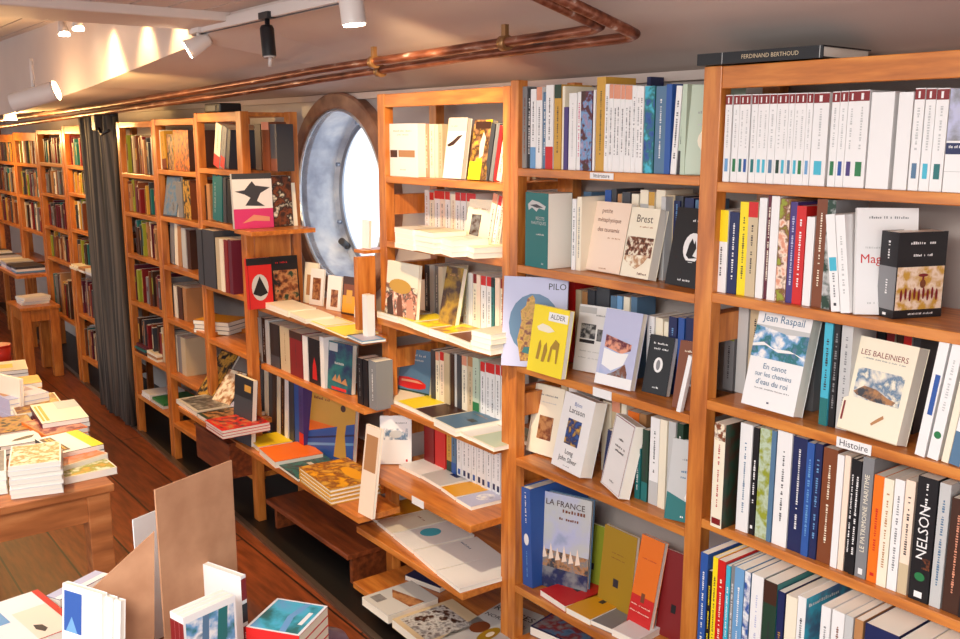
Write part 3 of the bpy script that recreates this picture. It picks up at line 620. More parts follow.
face((597,575),(626,585),524,z,.012,6,'mustard','mustard brown booklet with dark square at back of middle bookcase bottom shelf', front=[sq(),('G',.7,.3,.7,'brown',.003),('G',.64,.3,.7,'brown',.003)], name='booklet', w=.13, yaw=0, Y=1.87)
face((626,587),(648,602),534,z,.016,12,'orange','orange booklet with red paper band, leaning in middle bookcase bottom display', front=[('b',0,0,1,.36,'red'),sq('brown'),('G',.25,.05,.9,'peach',.004),('G',.18,.05,.9,'peach',.004),('G',.76,.2,.8,'redink',.003)], name='booklet', w=.085, yaw=0, Y=1.845)
face((655,600),(683,610),548,z,.01,8,'dark red','dark red brown booklet with black square behind the blue spine, bottom display', front=[sq('black')], w=.1, yaw=5, name='booklet', Y=1.88)
def quad_flat(c, z, t, cov, label, front=(), rot=0, name='booklet', n=1, group=None, hard=False, spine=(), pages='page'):
    """lying book from the pixels of its front-left, front-right and back-left upper corners"""
    zt = z+t*n; a, b, d = [onZ(x, y, zt) for x, y in c]
    u = b-a; yaw = math.atan2(u.y, u.x); w = u.length; h = (d-a).length
    for i in range(n):
        j = RND.uniform(-.003, .003) if i else 0
        lb = label if n == 1 else label+', '+('topmost' if i == 0 else 'lowest' if i == n-1 else ORD[i]+' from top')
        M4 = T((a.x, a.y, zt-t*(i+1)+.0003)) @ Rz(yaw) @ T((w/2+j, j, t/2)) @ Rx(-math.pi/2)
        book(M4, w, h, t*.985, cov, lb, group, spine, front if i == 0 else (), hard, pages, name)
sq2 = ('B',.42,.45,.6,.56,'ink')
quad_flat([(540,589.5),(565,606),(590,575)], z, .02, 'red', 'red booklet lying flat in middle bookcase bottom display', [sq2])
quad_flat([(566,607),(590,619.5),(618,588)], z, .02, 'amber', 'amber booklet lying flat in middle bookcase bottom display', [sq2])
quad_flat([(591,620),(612,629),(650,600)], z, .015, 'grey', 'grey booklet lying between amber and white ones, bottom display', [sq2])
quad_flat([(612,629),(637,641),(657,611)], z, .02, 'white', 'white booklet lying flat in middle bookcase bottom display', [sq2])
quad_flat([(530,626),(590,652),(575,602)], .1, .03, 'navy', 'dark album with blue figures lying on lowest shelf of middle bookcase', lying_pic('blue figures',['navy','steel blue','dark red','grey'],16,.03), name='picture_album')
# shelf labels
ledge_label(602,177,1.5455,YF,.085,.016,'white shelf label on top shelf edge of middle bookcase','littérature')
ledge_label(602.5,393,.972,YF,.07,.024,'white shelf label on third shelf edge of middle bookcase')
ledge_label(854,446,1.0215,YF,.078,.022,'white handwritten-style label on third shelf edge of right bookcase','Histoire')

# ================================================================== lamplit bookcase
S = 'top shelf '+WB; g = 'books on the top shelf of the lamplit bookcase'
face((388.6,175),(418.3,175.8),124,1.51,.03,0,'white','white book with narrow sepia picture strip at left of lamplit bookcase top shelf',
 front=[('b',.08,.36,.32,.5,'dark brown'),('b',.36,.37,.9,.5,'tan'),('G',.85,.2,.8,'beige',.005),('G',.78,.3,.7,'beige',.004),('G',.12,.4,.6,'beige',.004)], Y=1.77)
row(1.80, 1.51, [(425,429,124,'salmon','g:cream',''),(429.3,434,124,'cream','g:tan',''),(434.3,438,124.5,'peach','',''),(438.3,442.5,124,'beige','g:tan','')], S, g, w=.12)
face((442.6,176.5),(458.5,177),118,1.51,.02,9,'white','white book with a dark bird silhouette in warm light, top shelf of lamplit bookcase',
 front=[('b',0,.78,1,1,'peach'),('P',[(.05,.55),(.35,.62),(.6,.7),(.85,.72),(.6,.62),(.4,.55),(.15,.52)],'dark brown'),('G',.85,.1,.5,'beige',.005)], w=.088, yaw=6, Y=1.775)
face((467.5,177),(480.5,178),120,1.51,.022,10,'gold','golden yellow picture book with pale figure, leaning on lamplit bookcase top shelf',
 front=[('b',0,0,1,1,pic('golden picture',['gold','yellow','tan','dark brown','gold'],16)),('b',.1,.85,.95,.97,'dark brown'),('P',[(.5,.35),(.45,.6),(.6,.8),(.75,.7),(.7,.4)],'peach'),('b',0,0,.7,.3,'yellow')], w=.08, yaw=6, Y=1.775)
row(1.79, 1.51, [(484,488,124,'dark grey','','dark grey leaning book',12),(488.5,492,124,'grey','','grey book leaning right',12),(492.5,496,126,'red','','red book leaning right',10),(496,501,132,'cream','g:tan','cream book leaning right',14)], S+', beyond yellow book', g, w=.11)
# second shelf
S = 'second shelf '+WB; g = 'books on the second shelf of the lamplit bookcase'
xs = [425,429.5,434,440,445,450,455.5,460.5,466,471,476]
row(1.90, 1.288, [(xs[i], xs[i+1]-.2, 190+.4*i+(2 if i in (1,5) else 0), ['white','cream','white','peach','white','cream','white','white','cream','white'][i], 'cap:red' if i not in (0,5) else 'g:tan', 'white paperback with red spine top' if i not in (0,5) else '') for i in range(10)], 'back of '+S, g, w=.085)
row(1.80, 1.288, [(484,489,194,'cream','cap:salmon','tall cream leaning book',14),(489.5,493,196,'white','cap:red','white book leaning right',14),(493.5,497,200,'peach','g:redink','peach book leaning right',12)], 'right end of '+S, g, w=.12)
face((462,246),(478,250),199,1.288,.01,14,'cream','cream book with slanting dark photo, propped against the leaning books on lamplit bookcase',front=[('b',.2,.25,.6,.7,pic('dark photo',['black','dark brown','grey'],30)),('G',.8,.2,.8,'tan',.005)], w=.1, yaw=12, Y=1.80)
for i, (a, b_, nn) in enumerate((((394.5,227),(412,230),4), ((413,229.5),(433,233),4), ((434.5,236),(452,241),3), ((453,241),(474,248),2))):
    flat(a, b_, 1.288, .12, .0165, 'cream' if i % 2 else 'white', ['white paperback in leftmost stack on lamplit bookcase second shelf','cream paperback in stack left of middle, lamplit bookcase second shelf','white paperback in stack right of middle, lamplit bookcase second shelf','cream paperback in rightmost stack on lamplit bookcase second shelf'][i],
     spine=(), group='stacked paperbacks on the lamplit bookcase', n=nn, front=[('G',.6,.2,.8,'beige',.006)])
# third shelf with a ledge
S = 'third shelf '+WB; g = 'books on the third shelf of the lamplit bookcase'; z = 1.02
face((384.5,309.5),(415.6,312),260,z,.012,5,'cream','cream book with glowing crowd picture, left end of lamplit bookcase third shelf',
 front=[('b',0,0,1,.62,pic('glowing crowd',['gold','cream','dark brown','salmon','cream'],26)),('P',[(.1,.05),(.05,.35),(.2,.45),(.3,.1)],'dark brown'),('P',[(.4,.05),(.38,.4),(.5,.48),(.6,.1)],'brown'),('P',[(.7,.05),(.68,.4),(.85,.45),(.95,.1)],'salmon'),('e',.45,.6,.35,.12,'gold')], Y=1.715)
row(1.87, z, [(425,429,265,'dark grey','g:white',''),(429.5,434,265,'pale grey','',''),(434.5,438,266,'grey','g:white',''),(438.5,443,267,'cream','','')], 'left part '+WB+' third shelf', g, w=.11)
face((437.5,317),(451,320),266,z,.018,12,'olive','olive brown book leaning upright with faint golden picture, lamplit bookcase third shelf',
 front=[('b',0,0,1,1,pic('olive cover',['dark brown','mustard','dark brown'],12)),('G',.86,.2,.8,'tan',.006)], w=.085, yaw=4, Y=1.76)
row(1.83, z, [(463,467.5,273,'pale grey','g:tan',''),(468,472,273,'white','',''),(472.5,476,274,'cream','cap:dark red',''),(476.5,480,275,'peach','',''),(480.5,485.5,276,'white','cap:red',''),(486,490.5,277,'white','cap:red',''),(491,494,278,'teal','cap:black',''),(494.5,499,278,'peach','',''),(499.5,503,279,'cream','cap:dark red','')], 'right part '+WB+' third shelf', g, w=.12)
fl = [((377,311),(398,317),2,'cream','olive cover'),((399,317),(412,322),2,'cream','yellow cover'),((413,322.5),(428,328),2,'cream','pale yellow cover'),((429,328.5),(446,334),2,'white','gold cover'),((447,334),(470,343),2,'cream','brown cover')]
for i, (a, b_, nn, c, d) in enumerate(fl):
    flat(a, b_, z, .14, .011, c, ['pale book with olive picture','pale book with lemon picture','pale book with straw picture','pale book with golden picture','pale book with brown cover'][i]+' lying on lamplit bookcase third shelf', n=nn, group='books lying on the third shelf of the lamplit bookcase',
      front=[('b',.03,.03,.97,.97,[pic('olive cover',['dark brown','mustard','dark brown']),'yellow',pic('straw picture',['cream','gold','yellow'],14),pic('gold picture',['gold','yellow','tan'],14),'brown'][i])])
flat((471.5,330),(491,335), z, .14, .0155, 'cream', 'cream paperback in thick stack at right end of lamplit third shelf', n=4, group='stacked paperbacks at the right of the third shelf')
# fourth shelf
S = 'fourth shelf '+WB; g = 'books on the fourth shelf of the lamplit bookcase'; z = .712
face((397.5,392.5),(428.5,399.5),347,z,.015,9,'steel blue','grey blue book with red car shape on fourth shelf of lamplit bookcase',
 front=[('b',0,0,1,.1,'dark green'),('P',[(0,.16),(0,.36),(.3,.38),(.7,.35),(.88,.28),(.88,.2),(.7,.15),(.3,.13)],'red'),('P',[(.1,.32),(.6,.33),(.8,.28),(.4,.28),(.1,.27)],'salmon'),('G',.86,.25,.8,'pale grey',.008),('G',.76,.3,.75,'pale grey',.006)])
row(1.86, z, [(431,435,350,'dark grey','',''),(435.5,439,352,'cream','cap:salmon',''),(439.5,443.5,352,'peach','cap:red',''),(444,449.5,353,'beige','',''),(450,453.5,354,'dark brown','',''),(454,456.5,354,'pale grey','',''),(457,461,355,'dark grey','',''),(461.5,466.5,356,'cream','cap:salmon',''),(467,472,357,'beige','cap:tan',''),(472.5,479,358,'pale green','low:green',''),
 (480,484.5,362,'white','cap:red',''),(485,489.5,363,'white','cap:red',''),(490,494.5,364,'white','cap:red',''),(495,499.5,365,'white','cap:red',''),(500,503,366,'white','cap:red','')], S, g, w=.11)
fl = [((372,392),(396,401),1,'cream','cream'),((396,401),(414,409),1,'yellow','bright yellow'),((414,409),(432,418),1,'dark brown','dark brown'),((433,418),(455,429),2,'steel blue','grey blue'),((456,430),(470,437),1,'white','white'),((471,437),(494,448),1,'pale green','pale green')]
for i, (a, b_, nn, c, d) in enumerate(fl):
    flat(a, b_, z, .2, .013, 'cream', 'book with %s cover lying on fourth shelf of lamplit bookcase' % d, n=nn, group='books lying on the fourth shelf of the lamplit bookcase', front=[('b',.02,.02,.98,.98,c),('G',.7,.2,.8,'tan',.008),('B',.55,.4,.8,.52,'dark grey' if i == 3 else c)])
# fifth shelf
S = 'fifth shelf '+WB; g = 'books on the fifth shelf of the lamplit bookcase'; z = .48
face((380,465),(411.5,465),416,z,.016,10,'white','white book with small blue oval scene on fifth shelf of lamplit bookcase',
 front=[('b',.12,.5,.88,.74,pic('blue cloud scene',['lavender','steel blue','white'],30)),('e',.5,.62,.2,.08,'pale grey'),('G',.84,.5,.85,'grey',.005),('B',.82,.05,.88,.1,'red')])
row(1.84, z, [(424,434,424,'dark red','','thick dark red book'),(434.5,445,424,'red','','thick brighter red book'),(446,451,424,'gold','low:dark green',''),(451.5,456,424,'steel blue','low:blue','')]+
 [(456.5+4.9*i, 456.5+4.9*(i+1)-.3, 426+1.0*i, 'white', 'tick:'+('navy' if i % 3 else 'blue'), 'white paperback with small blue spine mark') for i in range(9)], S, g, w=.13, maxh=.205)
fl = [((399,465),(420,475),'white','white'),((421,475),(440,486),'pale grey','pale grey'),((441,487),(455,497),'amber','orange amber'),((456,498),(471,507),'lavender','pale lavender')]
for i, (a, b_, c, d) in enumerate(fl):
    flat(a, b_, z, .17, .012, 'white', 'book with %s cover lying on fifth shelf of lamplit bookcase' % d, group='books lying on the fifth shelf of the lamplit bookcase', front=[('b',0,0,1,1,c)]+([('B',.4,.5,.75,.72,'navy')] if i == 1 else [('e',.5,.5,.3,.2,pic('grey sketch',['grey','lavender','white'],30))] if i == 3 else []))
ledge_label(418,492,.468,1.629,.07,.026,'white price card on the front edge of lamplit bookcase fifth shelf')
# sixth shelf
z = .268
fl = [((362,508),(376,520),'amber','amber'),((377,521),(392,533),'cream','cream'),((393,534),(413,550),'white','white (turquoise disc)'),((414,551),(436,570),'white','white'),((437,571),(460,589),'white','plain white')]
lb = ['amber book lying at left end of lamplit bookcase sixth shelf','cream card-like book beside the amber one on lamplit sixth shelf','white book with turquoise disc lying on lamplit sixth shelf','white book with grey logo lying right of the turquoise disc book','large plain white book at right corner of lamplit sixth shelf']
for i, (a, b_, c, d) in enumerate(fl):
    flat(a, b_, z, .24, .014, c, lb[i], front=([('e',.35,.5,.22,.16,'turquoise')] if i == 2 else [('G',.7,.1,.5,'steel blue',.01)] if i == 3 else [('G',.6,.3,.7,'tan',.008)] if i == 1 else []), group=None)
# lowest shelf, big picture albums
z = .06
quad_flat([(362,597),(388,616),(405,577)], z, .03, 'pale grey', 'large pale album with dark triangular picture lying on lowest lamplit shelf', [('P',[(.1,.55),(.95,.75),(.95,.45),(.4,.4)],pic('brown landscape',['dark brown','brown','tan'],14)),('b',.1,.1,.4,.3,pic('small photo',['dark grey','grey'],30))], name='picture_album')
quad_flat([(392,619),(425,645),(425,588)], z, .03, 'beige', 'album with wide reddish crowd photo lying on lowest lamplit shelf', [('b',.08,.08,.92,.8,pic('crowd photo',['burgundy','grey','pale grey','dark brown'],24))], name='picture_album')
quad_flat([(428,646),(470,665),(460,590)], z, .03, 'pale grey', 'coastal album with black title and brown plants lying on lowest lamplit shelf',
 [('t','RIVAGES',.5,.86,.042,'black'),('t','NORMANDS',.5,.72,.028,'ink'),('e',.3,.5,.18,.1,'brown'),('e',.6,.45,.14,.14,'mustard'),('e',.62,.46,.06,.05,'cream')], name='picture_album')
quad_flat([(405,575),(440,588),(430,560)], z, .02, 'navy', 'dark navy album lying at the back of lowest lamplit shelf', name='picture_album')

# ================================================================== ledge unit under the porthole
z = .95
face((234.5,222),(272,222),174,1.275,.02,3,'pale grey','album with black and white figure above pink band, on the side shelf left of porthole',
 front=[('b',0,0,1,.36,'pink'),('b',0,.36,1,.9,'white'),('b',0,.9,1,1,'dark grey'),('P',[(.05,.68),(.3,.7),(.42,.8),(.5,.86),(.58,.78),(.95,.74),(.7,.64),(.6,.5),(.8,.4),(.3,.42),(.44,.56),(.3,.62)],'dark grey'),('P',[(.2,.1),(.5,.25),(.9,.2),(.9,.12),(.5,.14)],'salmon')], w=.165, yaw=86, name='picture_album', X=-3.645)
face((274,221),(290,221),176,1.275,.02,4,'dark brown','dark picture book on the side shelf right of the pink banded album',front=lying_pic('dark jungle',['black','dark brown','brown','black','cream'],18,.02), w=.085, yaw=86, X=-3.645)
face((291,221),(298,221),183,1.275,.006,6,'cream','thin cream booklet at the right end of the side shelf by porthole', w=.03, yaw=86, X=-3.645)
face((248.5,294),(272,295),259,z,.02,4,'red','red book with black peaked picture in white circle, on the porthole ledge',
 front=[('b',0,.86,1,1,'black'),('e',.5,.42,.34,.26,'pale grey'),('P',[(.2,.3),(.5,.64),(.8,.3),(.5,.24)],'black'),('B',.04,0,.06,.86,'dark red')], w=.105, yaw=86, X=-3.60)
face((274,293),(300,293),257,z,.02,6,'black','black book with green and brown scene on the porthole ledge, right of the red one',
 front=[('b',.05,.05,.95,.72,pic('green brown scene',['black','dark green','tan','brown','black'],22)),('G',.86,.15,.6,'red',.008)], w=.115, yaw=86, X=-3.60)
for i, (a, tp, c, lbx, fr) in enumerate(((303,262,'cream','cream card with pale print, first in the row below the porthole',[('b',.2,.2,.8,.7,'tan')]),
  (309,268,'white','white book with brown portrait, second in the row below the porthole',[('b',.2,.15,.8,.75,pic('brown portrait',['dark brown','brown','tan']))]),
  (326,275,'white','white book with dark figure, third in the row below the porthole',[('b',.3,.1,.8,.6,pic('brown portrait',['dark brown','brown','tan']))]),
  (341,276,'dark brown','brown book with glowing orange foot, fourth in the row below the porthole',[('b',.05,.05,.95,.5,'amber'),('b',.1,.5,.9,.8,'brown'),('B',.3,.3,.7,.65,'gold')]),
  (354,279,'white','plain white booklet, fifth in the row below the porthole',[('G',.7,.2,.8,'beige',.006)]))):
    face((a,300), None, tp, z, .008, 7, c, lbx, front=fr, w=.085, yaw=12, Y=1.82)
flat((249,296),(262,302), z, .1, .011, 'cream', 'cream paperback lying at left end of the porthole ledge', n=2)
flat((265,302.5),(288,311), z, .12, .0125, 'cream', 'thick pale paperback lying below the black scene book on ledge', n=2)
flat((289,312),(305,319), z, .12, .01, 'cream', 'pale paperback lying in the middle of the porthole ledge', n=2)
flat((306,320),(324,327), z, .13, .009, 'cream', 'pale book with straw cover lying on the porthole ledge', n=1, front=[('b',.05,.05,.95,.95,'yellow'),('b',.1,.1,.9,.9,'cream')])
flat((325,327.5),(345,336), z, .13, .008, 'yellow', 'lemon covered book lying right of middle on the porthole ledge', n=1)
flat((346,335),(362,342), z, .09, .008, 'light blue', 'pale blue and white book lying at right end of porthole ledge', n=1, front=[('b',.1,.1,.9,.9,'lavender')])
spine_out(363,368,295,1.66,z,.03,'white','tall white book standing edge-on at right end of the porthole ledge')
face((361.5,249),None,220,1.2515,.01,3,'white','white book on the tiny bracket shelf at the right of porthole', w=.045, yaw=5, Y=1.72)
# row under the ledge
z = .70; S = 'row under the porthole ledge'; g = 'books in the row under the porthole ledge'
row(1.66, z, [(256,259,318,'dark grey','g:white',''),(259.3,262,318,'pale grey','',''),(262.3,266,318,'dark brown','g:white',''),(266.5,270,320,'pale grey','',''),(270.5,280,324,'black','low:dark grey','thick black book'),(280.3,290,327,'beige','g:brown','beige book'),(290.3,303,332,'dark red','cap:dark brown','thick dark red book'),(303.3,308,336,'white','',''),(308.3,320.5,339,'black',[('P',[(.3,.1),(.35,.4),(.5,.6),(.65,.4),(.7,.1)],'red')],'black book with red figure'),(321,325,337,'white','','slim tall white book')], S, g, w=.15)
face((327,382),(355,396),340,z,.02,4,'teal','dark blue green album with pale title under the porthole ledge',
 front=[('b',0,0,1,1,pic('dark blue green',['navy','teal','navy'],9)),('b',.05,.8,.4,.97,'pale grey'),('G',.55,.3,.65,'pale grey',.01),('P',[(.2,.2),(.35,.34),(.4,.22),(.5,.36),(.6,.2),(.75,.3),(.85,.16)],'tan'),('b',.2,.02,.8,.08,'red')], w=.15, yaw=8, Y=1.67)
row(1.66, z, [(357.5,363,358,'black','g:grey','black book'),(363.3,368,360,'black','','black book'),(368.5,376,361,'grey','g:white','grey book')], 'right end, row under the ledge', g, w=.075)
# big books on the bench
z = .365; S = 'tall row on the bench'; g = 'tall books standing on the bench under the porthole'
row(1.70, z, [(260,264,366,'dark grey','g:grey','dark grey album',4),(264.5,268,368,'cream','','slim cream album',4),(268.5,272,370,'dark grey','','dark grey album',4),(272.5,276,371,'dark brown','','dark brown album',5),(276.5,279.5,372,'cream','','slim cream album',5),(280,284,376,'dark brown','g:tan','dark brown album',5),(284.5,288,376,'white','','slim white album',5),(289,294,379,'dark grey','','grey album',3),(294.5,299,382,'blue','','blue album',2),(299.5,304,384,'purple','low:red','purple album',2)], S, g, w=.2)
face((304,453),(352,446),386,z,.02,6,'orange','large orange and blue album with yellow-dressed woman, under the porthole',
 front=[('b',0,.5,1,1,'gold'),('P',[(0,0),(1,0),(1,.62),(0,.3)],'blue'),('P',[(0,.08),(1,.3),(1,.34),(0,.12)],'light blue'),('P',[(0,.18),(1,.44),(1,.47),(0,.21)],'navy'),('P',[(.62,.05),(.66,.5),(.72,.72),(.8,.74),(.84,.6),(.82,.4),(.88,.05)],'gold'),('e',.76,.8,.05,.05,'dark brown'),('G',.85,.1,.5,'brown',.012)], w=.3, yaw=12, name='picture_album', Y=1.71)
face((233,441),(248,449),374,z,.022,5,'black','black album with gold label leaning at left end of the bench', Y=1.538,
 front=[('b',.55,.8,.9,.9,'gold'),('b',0,.0,1,.7,'dark grey')], w=.16, yaw=4, name='picture_album', spine=[('b',0,0,1,1,'tan')])
flat((246,437),(258,447), z, .2, .02, 'yellow', 'bright yellow book lying on the bench below the black album', n=1, w=None)
flat((259,448),(275,462), z, .2, .028, 'orange', 'thick orange red book with pale pages lying on the bench', front=[('b',0,0,1,1,'orange')])
flat((276,463),(298,479), z, .2, .012, 'dark grey', 'dark teal album with pale marks lying on the bench', front=[('b',0,0,1,1,pic('slate',['dark grey','teal','dark grey'])),('b',.3,.5,.8,.6,'pale grey')], name='picture_album')
flat((299,467),(330,490), z, .2, .0145, 'gold', 'gold covered book in stack on the bench under the porthole', n=4, pages='page', hard=True,
   front=[('b',0,0,1,1,pic('golden fish',['gold','amber','brown','gold'],14)),('e',.6,.7,.28,.14,'amber')], group='gold covered stack on the bench')
face((358,513),(371,520),424,z,.012,8,'peach','tall pale book with brown back leaning at right end of the bench',front=[('b',.1,.5,.9,.9,'tan')], w=.085, yaw=4)
lw = thing('low_shelf', 'dark brown low plank shelf near the floor under the bench below the porthole', 'shelf', (-3.25,1.78,0))
M().box(-.36,.34,-.18,.19,.11,.13,DWOOD).build('plank', lw, .002); M().box(-.34,-.32,-.15,.17,0,.11,DWOOD).build('support', lw); M().box(.30,.32,-.15,.17,0,.11,DWOOD).build('support', lw)

# ================================================================== bookcase left of the porthole and its neighbours
WE = 'of bookcase left of porthole'; g = 'books in the bookcase left of the porthole'
row(1.62, 1.505, [(213,219,126,'cream','low:red','cream book with red foot',16),(219.5,224,128,'grey','low:red','grey book',16),(224.5,228,130,'dark grey','','dark grey book',14)], 'top shelf '+WE, g, w=.14)
row(1.68, 1.505, [(256,262,124,'dark brown','',''),(262.5,270,122,'brown','cap:salmon',''),(270.5,277,124,'dark grey','low:brown','')], 'side opening '+WE, g, w=.08)
row(1.62, 1.275, [(202,207,185,'dark brown','',''),(207.5,211,184,'tan','',''),(212,217,176,'teal','g:white','teal book leaning right',7),(217.5,222,176,'teal','','second teal book leaning right',7),(223,226,178,'dark grey','','',5),(227,232,180,'black','','',4)], 'second shelf '+WE, g, w=.15)
row(1.58, .985, [(199,204,229,'dark grey','','thick dark binder'),(204.5,216,230,'dark grey','','thick slate binder'),(217,221,238,'beige','',''),(221.5,225,239,'cream','',''),(225.5,229,240,'dark red','',''),(229.5,233,240,'burgundy','','')], 'third shelf '+WE, g, w=.17)
flat((193,320),(228,323), .735, .16, .02, 'dark grey', 'book under a yellow-topped one lying on fourth shelf left of porthole', n=3, front=[('b',0,0,1,1,'amber')])
# bench with magazines
z = .44
quad_flat([(176,399),(196,412),(212,385)], z, .02, 'pale grey', 'pale magazine lying at left of the low bench beside the bookcase', lying_pic('grey print',['pale grey','grey','dark grey'],22), name='magazine')
quad_flat([(197,413),(210,421),(226,398)], z, .02, 'dark green', 'dark green magazine lying on the low bench beside the bookcase', lying_pic('green print',['dark green','tan','black'],22), name='magazine')
quad_flat([(205,420),(222,431),(240,408)], z, .012, 'red', 'red and white magazine in the pile at front of low bench', lying_pic('red print',['dark red','tan','red','dark grey'],20), name='magazine', n=3)
for i, (a, b_, tp, c, n_, lbl) in enumerate((((196,396),(208,402),350,'dark brown',['dark brown','gold','black'],'dark gold patterned magazine propped up behind the low bench pile'),((210,404),(222,408),368,'black',['black','tan','cream'],'black and tan magazine propped up on the low bench'),((222,408),(234,412),372,'lavender',['white','lavender','black'],'whitish magazine propped up at right of the low bench'))):
    face(a, b_, tp, z, .012, 38, c, lbl, front=lying_pic('mag %d' % i, n_, 24, .02), w=.15, yaw=10, name='magazine')
# second bookcase left of the porthole: larger pieces as individual books
WF = 'of second bookcase left of porthole'; g = 'books in the second bookcase left of the porthole'
row(1.62, 1.484, [(158,162,130,'cream','',''),(162.5,167,132,'gold','low:brown','',-5),(167.5,174,134,'yellow','pic:brown horses:brown/tan/black',''),(174.5,190,130,'dark brown','pic:brown crowd:dark brown/brown/orange','wide brown picture book')], 'top shelf '+WF, g, w=.14)
row(1.64, 1.257, [(158,166,178,'mustard','pic:patterned:gold/black/dark brown',''),(177,183,182,'grey','',''),(184,191,180,'brown','pic:patterned brown:brown/gold/black','')], 'second shelf '+WF, g, w=.13)
face((163,216),(172,218),176,1.257,.012,10,'dark grey','dark slanted picture book on second shelf of second bookcase left of porthole',front=lying_pic('street',['black','grey','steel blue'],24,.03), w=.13, yaw=10)
flat((160,208),(176,212),1.257,.1,.012,'cream','cream booklet in small stack on second shelf, second bookcase left of porthole',n=2)
row(1.64, 1.015, [(160,168,224,'dark brown','pic:mottled:dark brown/tan',''),(170,174,222,'grey','','',8),(174.5,178,224,'cream','','',6),(178.5,182,226,'tan','','',4),(182.5,187,228,'pale grey','',''),(187.5,191,230,'dark brown','','')], 'third shelf '+WF, g, w=.14)
row(1.64, .747, [(163,166,284,'brown','',''),(166.5,170,284,'beige','','',5),(170.5,174,284,'grey','','',4),(175,178,286,'cream','',''),(178.5,183,287,'dark brown','',''),(183.5,187,288,'tan','','')], 'fourth shelf '+WF, g, w=.14)
row(1.64, .461, [(163,166,329,'cream','',''),(166.5,169,330,'dark grey','',''),(169.5,172,331,'pale grey','',''),(172.5,175,333,'dark grey','',''),(175.5,178,334,'cream','',''),(178.5,182,336,'grey','',''),(182.5,187,338,'beige','','')], 'fifth shelf '+WF, g, w=.15)
box = thing('wooden_crate', 'plain wooden box under the low bench beside the dark gutter', 'box', (-3.93,1.60,.2))
M().box(-.19,.19,-.1,.1,0,.15,DWOOD).build('box_body', box, .003); M().box(-.195,.195,-.105,.105,.15,.16,DWOOD).build('box_lid', box, .002)

# the many small books of the farthest bookcases, one heap of colour each
def far_books():
    m = M(); r = random.Random(9)
    warm = ['beige','tan','brown','dark brown','brown','dark brown','gold','dark grey','dark grey','grey','dark red','teal','tan','olive','burgundy','cream']  # mostly dark browns, putting the dim light of these shelves into the colours
    def fill(x0, x1, Y, z, hm, dens=.9, wd=.14, pal=warm):
        x = x0+.004
        while x < x1-.03:
            t = r.uniform(.01, .032)
            if r.random() < dens:
                h = hm*r.uniform(.72, 1); c = r.choice(pal); y = Y+r.uniform(0, .02)
                m.box(x, x+t*.95, y, y+wd, z+.001, z+h, c)
                m.box(x+.0012, x+t*.95-.0012, y+.002, y+wd+.001, z+h, z+h+.0008, 'page')
                if r.random() < .6: m.box(x+t*.2, x+t*.75, y-.0006, y, z+h*r.uniform(.3,.6), z+h*r.uniform(.65,.9), r.choice(pal))
            x += t
        return
    def lying(x0, x1, Y, z, k, pal=warm):
        x = x0
        while x < x1-.12:
            w = min(r.uniform(.14, .2), x1-x)
            zz = z
            for i in range(k):
                t = r.uniform(.01, .02); m.box(x+r.uniform(0,.01), x+w-.01, Y+r.uniform(0,.01), Y+.2, zz+.001, zz+t, r.choice(pal)); zz += t
            x += w+.01
    G0, G1 = -5.26, -4.77
    for z, h, d in ((1.45,.2,.75), (1.245,.17,.8), (1.02,.19,.8), (.76,.2,.9), (.475,.2,.5)): fill(G0, G1, 1.62, z, h, d)
    lying(G0, G1, 1.6, .475, 3); lying(G0+.05, G1, 1.6, .23, 2, ['white','green','blue','pale grey'])
    for x0, x1, zs in ((-6.56,-5.95,((1.458,.19),(1.285,.14),(1.05,.2),(.80,.2),(.49,.24),(.2,.22))), (-7.27,-6.7,((1.46,.17),(1.25,.18),(1.02,.18),(.80,.19),(.40,.3))), (-7.99,-7.38,((1.44,.18),(1.2,.2),(.95,.22))), (-8.84,-8.1,((1.44,.18),(1.2,.2),(.95,.22)))):
        for z, h in zs: fill(x0, x1, 1.67, z, h, .85)
    lying(-8.84, -7.4, 1.47, .66, 3, ['white','lavender','pale grey','dark grey','light blue']); lying(-6.5, -5.95, 1.6, .80, 2, ['cream','white','tan'])
    o = m.build('distant_books'); o['kind'] = 'stuff'
    tag(o, 'many small books on the dim bookcases around and beyond the dark curtain', 'books')
far_books()
# low tables of the far corner
def small_table(x0, x1, y0, y1, h, label, m=None, group=None):
    m = m or WOODV; cx, cy = (x0+x1)/2, (y0+y1)/2
    r = thing('display_table', label, 'table', (cx,cy,0), group); a, b = (x1-x0)/2, (y1-y0)/2
    M().box(-a,a,-b,b,h-.022,h,m).build('tabletop', r, .003)
    M().box(-a+.02,a-.02,-b+.02,-b+.04,h-.1,h-.022,m).build('apron', r); M().box(a-.04,a-.02,-b+.02,b-.02,h-.1,h-.022,m).build('apron', r)
    M().box(-a+.02,a-.02,b-.04,b-.02,h-.1,h-.022,m).build('apron', r); M().box(-a+.02,-a+.04,-b+.02,b-.02,h-.1,h-.022,m).build('apron', r)
    for sx in (-1, 1):
        for sy in (-1, 1):
            x = sx*(a-.04); y = sy*(b-.04); M().box(x-.03,x+.03,y-.03,y+.03,0,h-.022,m).build('leg', r, .003)
    return r
small_table(-7.3,-6.9,1.36,1.62,.5,'small pine table with pale books in front of the far bookcases')
for i in range(3):
    book(T((-7.1+.02*i,1.40,.5005+.018*i)) @ Rz(.1*i) @ T((0,0,.009)) @ Rx(-math.pi/2), .15, .18, .0175, ['white','light blue','white'][i], ['white book lying lowest on the small far table','pale blue book lying in the middle of the small far table pile','white book lying topmost on the small far table'][i])

